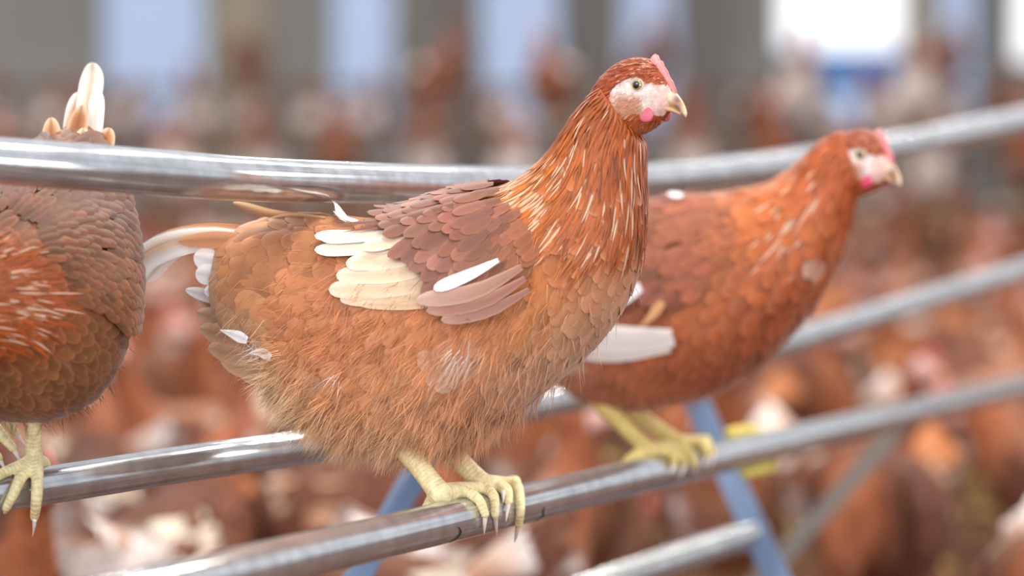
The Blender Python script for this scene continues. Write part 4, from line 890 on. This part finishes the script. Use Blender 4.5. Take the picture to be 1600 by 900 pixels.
def cv(x, y):
    x0, z0 = MAIN.ref(x, y); c, s_ = math.cos(math.radians(25)), math.sin(math.radians(25)); dz = z0 - 0.1
    return ((x0 * c + dz * s_) * 1000, 300 - ((-x0 * s_ + dz * c) + 0.145) * 1000)
def cvl(spec, dk=1.0): return [([cv(*p) for p in pts], hw, tuple(c * dk for c in cb), tuple(c * dk for c in ct_), tuple(c * dk for c in ce), l0, l1, pf) for pts, hw, cb, ct_, ce, l0, l1, pf in spec]
PAL3 = [(-120, 60, (166, 98, 56)), (-60, 60, (136, 82, 54)), (0, 80, (124, 74, 52)), (60, 110, (132, 78, 54)), (90, 130, (156, 84, 46)), (50, 190, (158, 102, 66)), (0, 200, (152, 94, 60)), (0, 245, (140, 84, 54)), (-60, 150, (168, 102, 72)), (-80, 190, (184, 124, 92)), (40, 235, (160, 102, 70)), (120, 150, (188, 96, 46))]
def SIZE3(x, y):
    o = np.ones_like(x); k = np.clip((y - 120) / 60, 0, 1); return [o * (.0068), .024 - .002 * k, .0062 + 0 * k, o * 0, o * .0018]
W3 = [(-80, 45), (-30, 62), (20, 72), (62, 88), (78, 118), (66, 150), (30, 170), (-10, 168), (-50, 150), (-85, 120), (-100, 80)]
WPAL3 = [(0, 80, (100, 60, 43)), (50, 110, (112, 67, 47)), (0, 140, (122, 73, 42)), (-50, 100, (105, 65, 47)), (50, 140, (131, 78, 45))]
TL = [([(-116, 60), (-132, 18), (-146, -12), (-147, -24)], (.004, .006), 10.0, (226, 186, 150), (250, 248, 244), (244, 232, 222), 'long', .1, 0), ([(-112, 60), (-126, 24), (-136, -2)], (.016, .013), 6.5, (240, 222, 204), (250, 248, 244), (250, 248, 246), 'long', .1, 0),
      ([(-116, 60), (-132, 24), (-146, 0)], (-.010, -.006), 6.5, (190, 126, 84), (238, 220, 204), (250, 246, 240), 'long', .1, 0),
      ([(-104, 62), (-114, 34), (-124, 10)], (-.002, .004), 8.5, (160, 92, 50), (176, 108, 62), (230, 200, 170), 'round', .1, 0), ([(-104, 62), (-110, 38), (-118, 20)], (-.014, -.020), 8.0, (160, 92, 52), (222, 170, 120), (236, 210, 180), 'round', .1, 0),
      ([(-100, 62), (-106, 42), (-112, 28)], (.022, .030), 8.0, (176, 106, 56), (196, 130, 76), (240, 216, 186), 'round', .1, 0), ([(-98, 62), (-102, 42), (-108, 28)], (.008, .010), 7.0, (190, 124, 72), (240, 214, 190), (240, 220, 196), 'round', .1, 0)]
D3 = dict(tone=0.80, pal=PAL3, edge=[(x, y, tuple(min(255, c + 22) for c in cc)) for x, y, cc in PAL3], sig=24.0, size=SIZE3, grav=0.35, n=26000, neck_core=[(125, 100), (200, 100), (200, 230), (125, 230)],
          hackle=[(96, 100), (115, 108), (180, 130), (190, 230), (130, 200), (106, 190), (92, 176), (84, 150), (86, 118)], hk=(0.0030, 0.016, 0.016, 0.0019), hk_top=110.0, hk_span=60.0,
          hpal=[(80, 130, (156, 76, 30)), (130, 150, (168, 84, 32)), (160, 180, (150, 70, 30)), (90, 180, (154, 76, 34))], hwhite=[(80, 130, 22, .25), (95, 150, 22, .25)], white=[(20, 198, 5), (-40, 176, 8)],
          wing=W3, wing_front=80.0, wing_len=160.0, wing_top=70.0, wing_ht=90.0, wing_fall=0.55, wing_off=0.0060, cov=(0.0068, 0.0245, 0.0060), wpal=WPAL3, wing_patch=[], flight=[], vent=[], tail=TL, tail_face=(1.0, 0, 0),
          down=[(0, 240, 24, .35), (-50, 220, 24, .4)], down_n=14000, down_len=0.013)
hen3.head(.172, .100, -.140, math.radians(40), 0.5, 1.0)
def hanging_leg(h, knee, an, toes, r0=0.0062, R=0.0046):
    chains = [[(np.array(knee), r0 * 1.25), ((np.array(knee) + an) / 2, r0), (np.array(an), r0 * 1.05)]]; cl = []
    for t in toes:
        pts = [np.array(p) for p in t[:-1]]; chains.append([(np.array(an), r0)] + [(p, r) for p, r in zip(pts, np.linspace(R * 1.1, R * .78, len(pts)))])
        e = pts[-1]; d = np.array(t[-1]) - e; cl.append([e, e + d * .35, e + d * .7, np.array(t[-1])])
    return chains, cl
c1, k1 = perch_leg(hen3, barB, (0.012, 0.004, 0.072), (56, 8), [[(36, 50), (24, 84), (13, 122), (8, 160)], [(56, 50), (56, 92), (54, 140), (52, 205)], [(30, 18), (8, 30), (-14, 48), (-28, 70)]], [(66, -40), (72, -80), (74, -120)], r0=0.0066)
# the toe that hangs free under the tube
e_ = hen3.l(at(54, 812, 2.062)); k1[1] = [hen3.l(at(54, 806, 2.06)), hen3.l(at(54, 816, 2.058)), hen3.l(at(53, 826, 2.06)), hen3.l(at(51, 838, 2.064))]
c1[2] = [c1[2][0]] + [(hen3.l(at(x, y, z)), r) for x, y, z, r in ((58, 735, 2.066, .005), (58, 765, 2.055, .0046), (56, 790, 2.055, .0042), (54, 808, 2.06, .0036))]
an_ = hen3.l(at(-34, 640, 2.12))
c2, k2 = hanging_leg(hen3, hen3.l(at(-52, 560, 2.12)), an_, [[hen3.l(at(-8, 668, 2.11)), hen3.l(at(20, 700, 2.10)), hen3.l(at(36, 728, 2.10))], [hen3.l(at(-6, 640, 2.13)), hen3.l(at(24, 676, 2.13)), hen3.l(at(42, 700, 2.13))], [hen3.l(at(-20, 690, 2.1)), hen3.l(at(-2, 716, 2.1)), hen3.l(at(10, 736, 2.1))]])
hen3.legs(c1 + c2, k1 + k2, col=(240, 226, 176)); hen3.finish_body(surf3, skin_tone(palette(PAL3, 24.0), hen3)); dress(hen3, surf3, D3)

# ------------------------------------------------------------------ the flock
GT = [(-170, 150), (-150, 178), (-115, 196), (-75, 203), (-30, 206), (10, 210), (45, 222)]; GB = [(-165, 108), (-150, 78), (-118, 45), (-80, 22), (-35, 12), (10, 18), (55, 40)]; GW = [14, 36, 55, 70, 76, 75, 68]
NECK = {'alert': ([(66, 240), (78, 258), (88, 275), (96, 295), (103, 316), (110, 336)], [(96, 76), (116, 112), (122, 150), (121, 190), (122, 225), (124, 262)], [56, 44, 35, 29, 24, 20], (134, 318), 0.0),
        'forward': ([(68, 232), (86, 244), (104, 254), (122, 262), (140, 268), (156, 274)], [(96, 76), (120, 110), (134, 142), (148, 170), (158, 192), (168, 212)], [56, 44, 35, 29, 24, 20], (184, 244), 0.1),
        'peck': ([(72, 220), (98, 216), (122, 196), (144, 168), (158, 136), (168, 102)], [(88, 66), (98, 74), (108, 74), (120, 62), (128, 46), (134, 24)], [56, 46, 36, 29, 24, 20], (158, 34), 1.0)}
def flock_kind(pose, legs_len, seed, tailw, patches, light):
    r = np.random.default_rng(seed); nt, nb, nw, hp, hpit = NECK[pose]
    mm = lambda L: [(x * .001, z * .001) for x, z in L]
    sf = Surf(mm(GT + nt), mm(GB + nb), [w * .001 for w in GW + nw], nu=56, nv=36)
    bl = np.array([(r.uniform(-150, 110), r.choice([-1, 1]), r.uniform(30, 190), r.uniform(14, 34)) for _ in range(patches)])
    body = np.array([(114, 70, 53), (98, 58, 44), (128, 82, 61), (152, 106, 84)][light], float)
    def colf(v):
        x, z = v[:, 0] * 1000, v[:, 2] * 1000; c = np.tile(body, (len(v), 1))
        k = np.clip((x - 50) / 40, 0, 1)[:, None] * np.clip((z - 120) / 60, 0, 1)[:, None] if pose != 'peck' else np.clip((x - 70) / 40, 0, 1)[:, None]
        c = c + (np.array([146, 84, 54.]) - c) * k
        k = np.clip((80 - z) / 70, 0, 1)[:, None] * np.clip((60 - x) / 80, 0, 1)[:, None]; c = c + (np.array([180, 128, 100.]) - c) * k * 0.8
        k = np.clip((x - 40) / 40, 0, 1)[:, None] * np.clip((120 - z) / 60, 0, 1)[:, None]; c = c + (np.array([146, 102, 80.]) - c) * k * 0.7
        if tailw: k = (np.clip((-78 - x) / 22, 0, 1) * np.clip((190 - z) / 18, 0, 1))[:, None]; c = c + (np.array([236, 226, 222.]) - c) * k
        for bx, sd, bz, br in bl:
            d = np.hypot(x - bx, (z - bz) * 1.2); k = (np.clip(1.5 - d / br, 0, 1) * (v[:, 1] * sd > 0.02))[:, None]; c = c + (np.array([238, 228, 226.]) - c) * k
        return c + r.normal(0, 9, (len(v), 1))
    A = Acc(); sf.add_to(A, colf)
    def hl(p):
        p = np.asarray(p, float); cp, sp = math.cos(hpit), math.sin(hpit); x = p[..., 0] * cp + p[..., 2] * sp; z = -p[..., 0] * sp + p[..., 2] * cp
        return np.stack([hp[0] + x, -p[..., 1], hp[1] + z], -1) * .001
    hs = Surf(HEAD_T, HEAD_B, HEAD_W, nu=26, nv=24); P0 = hs.P.reshape(-1, 3).copy(); fc = inpoly(P0[:, 0], P0[:, 2], FACE) & (np.abs(P0[:, 1]) > 3)
    hs.P = hl(P0 * [1, -1, 1]).reshape(hs.P.shape); hc = np.where(fc[:, None], np.array([230, 186, 180.]), np.array([138, 78, 52.])); hs.add_to(A, lambda v: np.concatenate([hc, hc[[0, -1]]]))
    yl = (222, 192, 118)
    for sd in (1, -1):
        y = 0.034 * sd; fz = -legs_len
        tube(A, [(-.005, y, .05), (-.022, y, .012), (0, y, fz + .012)], [.016, .009, .0062], yl, n=10, nv=8)
        for tx, ty in ((.055, 0), (.045, .024), (.045, -.024), (-.03, 0)): tube(A, [(0, y, fz + .010), (tx * .6, y + ty * .6, fz + .007), (tx, y + ty, fz + .004)], [.0055, .0048, .003], yl, n=6, nv=8)
    out = [('body', A.mesh('body'), 'flock')]
    B_ = Acc()
    for T_, Bb, Wd in ((BEAK_UP_T, BEAK_UP_B, BEAK_UP_W), (BEAK_LO_T, BEAK_LO_B, BEAK_LO_W)):
        bs = Surf(T_, Bb, Wd, nu=12, nv=12); bs.P = hl(bs.P); bs.add_to(B_, lambda v: np.tile([222, 180, 128.], (len(v), 1)))
    out.append(('beak', B_.mesh('beak'), 'flock_bare'))
    cb = np.array(COMB, float); cb = np.array([16, 4.0]) + (cb - np.array([16, 4.0])) * 1.35; n = len(cb); V = np.concatenate([np.stack([cb[:, 0], np.full(n, s_ * 1.6), cb[:, 1]], -1) for s_ in (1, -1)] + [np.array([[17, 2.6, 9.5], [17, -2.6, 9.5]])]); i = np.arange(n); j = (i + 1) % n
    C_ = Acc(); C_.add(hl(V), np.stack([i, j, n + j, n + i], -1), np.concatenate([np.stack([i, j, np.full(n, 2 * n)], -1), np.stack([n + i, n + j, np.full(n, 2 * n + 1)], -1)]), (232, 128, 126)); out.append(('comb', C_.mesh('comb'), 'flock_bare'))
    for sd in (1, -1):
        w = Acc(); tube(w, hl(np.array([(10, sd * 9, -12), (10.5, sd * 10.5, -18), (10.5, sd * 10.5, -24.0)])), [.004, .0085, .004], (232, 120, 126), n=8, nv=10, flat=0.4, flatdir=(0, 1, 0.01)); out.append(('wattle', w.mesh('wattle'), 'flock_bare'))
    for sd in (1, -1):            # folded wing: coverts and pale flight feathers
        wg = Acc(); xs = r.uniform(-95, 62, 34); k = (xs + 95) / 157; zs = np.array([r.uniform(118 - 18 * kk, 188 + 12 * kk) for kk in k])
        for x, z in sorted(zip(xs, zs)):
            sp = [([(x + 20, 300 - z), (x - 2, 300 - z + 8), (x - 26, 300 - z + 18)], 11, (104, 60, 46), (116, 70, 54), (144, 94, 74), 7, 12, 'round')]
            explicit(wg, sf, lambda px, py: (px * .001, (300 - py) * .001), sp, (sd,), R=5)
        for q in range(5):
            z = 182 - 15 * q; fcx = (232, 214, 194) if tailw else (196, 138, 102)
            explicit(wg, sf, lambda px, py: (px * .001, (300 - py) * .001), [([(-20, 300 - z), (-70, 306 - z), (-128 + 8 * q, 304 - z)], 9, fcx, fcx, (240, 226, 210), 6, 10, 'blunt')], (sd,), R=6)
        out.append(('wing', wg.mesh('wing'), 'flock'))
    tl = Acc(); tc = (240, 236, 236) if tailw else (180, 112, 72)
    for q in range(7):
        y = (q - 3) * .007; rows = np.array([(-.135, y, .165), (-.19, y * 1.5, .20 - abs(q - 3) * .006), (-.235, y * 2, .226 - abs(q - 3) * .014)]); rows = along(rows, 6)
        nn = np.tile(nrm(np.array([0.2, (q - 3) * .5 + .05, .5])), (6, 1)); feathers(tl, rows[None], nn[None], np.array([.013]), (186, 120, 82), tc, tc, None, 'long', ek=.5)
    if tailw:                     # fluffy pale rump under the tail
        u, v = sf.sample(2600, r); p = sf.ev(sf.P, u, v); k = (p[:, 0] < -.115) & (p[:, 2] < .16); p = p[k]; nn = nrm(sf.ev(sf.N, u[k], v[k])); d = nrm(nn + np.array([-1.0, 0, -.5]) + r.normal(0, .3, p.shape)); c = np.tile([236, 224, 218.], (len(p), 1)); strands(tl, p, d, nn, r.uniform(.015, .03, len(p)), .0016, c, c, r, .4, 3)
    out.append(('tail', tl.mesh('tail'), 'flock'))
    return out, legs_len
KINDS_ = [flock_kind(p, lg, 40 + i, tw, pt, li) for i, (p, lg, tw, pt, li) in enumerate([('alert', .085, 0, 3, 0), ('forward', .08, 1, 4, 1), ('peck', .085, 1, 3, 2), ('alert', .085, 1, 6, 3), ('forward', .08, 0, 2, 2), ('peck', .085, 0, 2, 1), ('alert', .02, 1, 3, 0), ('forward', .02, 1, 4, 2)])]
FIRST = {}
def flock_hen(kind, x, y, z, rz, sc, label, group):
    parts, leg = KINDS_[kind]; root = empty('hen', (x, y, z + leg * sc), rz); root.scale = (sc, sc, sc); tag(root, label, 'hen', group)
    if kind not in FIRST:
        FIRST[kind] = [obj(nm, me, M[mt], root) for nm, me, mt in parts]
    else:
        for src in FIRST[kind]:
            c = src.copy(); COL.objects.link(c); c.parent = root
    return root
def far_rack(y, z, x0, x1, label):
    r_ = empty('perch_rack', (0, y, 0)); tag(r_, label, 'perch rack', 'perch racks behind the flock')
    a = Acc(); tube(a, [(x0, 0, z - .017), (x1, 0, z - .017)], .017, n=2, nv=24, smooth=False); obj('perch_tube', a, M['rail'], r_)
    a = Acc(); tube(a, [(x0, .46, z + .25), (x1, .46, z + .25)], .017, n=2, nv=24, smooth=False); obj('perch_tube', a, M['rail'], r_)
    for x in np.arange(x0 + .2, x1, 1.35):
        a = Acc(); flatbar(a, (x, .02, z - .02), (x + .12, -.25, 0.0), .03, .008); flat_shade(obj('strut', a, M['rail'], r_)); a = Acc(); flatbar(a, (x, .46, z + .23), (x + .1, .64, 0.0), .03, .008); flat_shade(obj('strut', a, M['rail'], r_))
R3 = random.Random(11)
far_rack(8.6, 0.40, -2.4, 2.6, 'brown perch rack in the middle of the flock, with a row of hens on it'); far_rack(11.8, 0.52, -3.0, 3.2, 'brown perch rack farther back, in front of the far wall')
for row, (y, z, x0, x1, step) in enumerate([(8.6, .40, -1.85, 1.95, .265), (9.06, .65, -1.9, 2.0, .40), (11.8, .52, -2.5, 2.6, .27), (12.26, .77, -2.5, 2.6, .45)]):
    x = x0
    while x < x1:
        if not (row in (1, 3) and R3.random() < .35):
            away = R3.random() < (.75 if row == 0 else .5)
            flock_hen(R3.choice([6, 7]), x, y, z, math.radians((90 if away else -90) + R3.uniform(-16, 16)), R3.uniform(.92, 1.05), 'blurred hen on the %s perch rack, seen %s' % ('nearer background' if row < 2 else 'farthest', 'from behind with a pale rump' if away else 'from the front'),
                      'hens on the %s background perch, seen from %s' % ('nearer' if row < 2 else 'farther', 'behind' if away else 'the front'))
        x += step * R3.uniform(.9, 1.15)
floor_spots = []
def seg_dist(a, b):                 # distance between two birds' long axes on the floor
    t = np.linspace(-1, 1, 7)[:, None]; P = []
    for x, y, rz in (a, b): P.append(np.array([x, y]) + t * np.array([math.cos(rz), math.sin(rz)]) * .125)
    return np.min(np.linalg.norm(P[0][:, None] - P[1][None], axis=-1))
obst = [barD.D[::20, :2], barA.D[(barA.pr[:, 2] > 3.0) & (barA.pr[:, 2] < 3.9)][::10, :2]] + [np.array([p_[:2] + (q_[:2] - p_[:2]) * t for t in np.linspace(0, 1, 12)]) for p_, q_ in ((at(1064, 575, 2.97), to_floor(at(1064, 575, 2.97), at(1212, 900, 2.87))), (at(690, 668, 2.58), to_floor(at(690, 668, 2.58), at(563, 895, 2.5))), (at(1424, 646, 3.32), to_floor(at(1424, 646, 3.32), at(1240, 850, 3.32))))]
obst = np.concatenate(obst)
def try_spot(x, y, rz, k):
    for u, v, (r2, k2) in floor_spots:
        if abs(u - x) < .5 and abs(v - y) < .5 and seg_dist((x, y, rz), (u, v, r2)) < .188: return False
    t = np.linspace(-1, 1, 7)[:, None]; P = np.array([x, y]) + t * np.array([math.cos(rz), math.sin(rz)]) * .16
    if np.min(np.linalg.norm(P[:, None] - obst[None], axis=-1)) < .13: return False
    if 8.0 < y < 9.55: return False
    floor_spots.append((x, y, (rz, k))); return True
for hx, hy, hd_, hk in ((-.574, 3.65, 90, 1), (-.39, 3.98, 100, 3), (-.24, 4.3, 75, 1), (1.02, 7.0, 90, 3)): try_spot(hx, hy, math.radians(hd_), hk)   # birds with white rumps
for y0_, y1_, quota, n_try in ((2.9, 3.4, 24, 8000), (3.4, 4.6, 70, 12000), (4.6, 6.5, 90, 9000), (6.5, 11.1, 110, 9000)):
    cnt = 0
    for _ in range(n_try):
        if cnt >= quota: break
        y = math.sqrt(R3.uniform(y0_ ** 2, y1_ ** 2)); x = R3.uniform(-1, 1) * (.1875 * y + .06)
        rz = R3.uniform(math.pi * .95, 2.05 * math.pi) if R3.random() < .6 else R3.uniform(0, 2 * math.pi)
        cnt += try_spot(x, y, rz, R3.choice([0, 1, 2, 3, 4, 5, 3, 1]))
floor_spots.sort(key=lambda t: t[1])
band_names = ['nearest', 'second', 'third']; bands = [3.2, 3.6, 4.0]
for bi, lim in enumerate(bands):
    lo = 0 if bi == 0 else bands[bi - 1]; mem = sorted([t for t in floor_spots if lo <= t[1] < lim], key=lambda t: t[0] / t[1]); ords = ['first', 'second', 'third', 'fourth', 'fifth', 'sixth', 'seventh', 'eighth', 'ninth', 'tenth', 'eleventh', 'twelfth', 'thirteenth', 'fourteenth', 'fifteenth', 'sixteenth']
    for i, (x, y, hd) in enumerate(mem):
        rz, k = hd; cx, sx = math.cos(rz), math.sin(rz)
        face = 'right' if cx > .6 else 'left' if cx < -.6 else 'away' if sx > 0 else 'this way'
        flock_hen(k, x, y, 0, rz, R3.uniform(.92, 1.06), 'blurred floor hen facing %s, %s from the left in the %s flock row' % (face, ords[min(i, 15)], band_names[bi]), 'hens standing on the floor behind the perch rack')
for x, y, hd in floor_spots:
    if y < bands[-1]: continue
    rz, k = hd; cx, sx = math.cos(rz), math.sin(rz); face = 'right' if cx > .6 else 'left' if cx < -.6 else 'away from us' if sx > 0 else 'this way'
    flock_hen(k, x, y, 0, rz, R3.uniform(.92, 1.06), 'small blurred brown hen deep in the floor flock, facing %s' % face, 'distant floor hens facing %s' % face)

# two dark barbs stuck to the lowest tube
for (ca, lab) in ((714, 'thin dark feather barb stuck to the lowest tube, below the nearest foot'), (846, 'thin dark feather barb stuck to the lowest tube, right of the sharp hen')):
    a = Acc(); tube(a, [barA.on(ca + dx, dg, .0006) for dx, dg in ((4, 96), (5, 110), (1, 128), (-8, 146))], [.0004, .0006, .0006, .0003], (70, 52, 42), n=24, nv=6)
    o = obj('feather_barb', a, M['fluff']); tag(o, lab, 'feather')
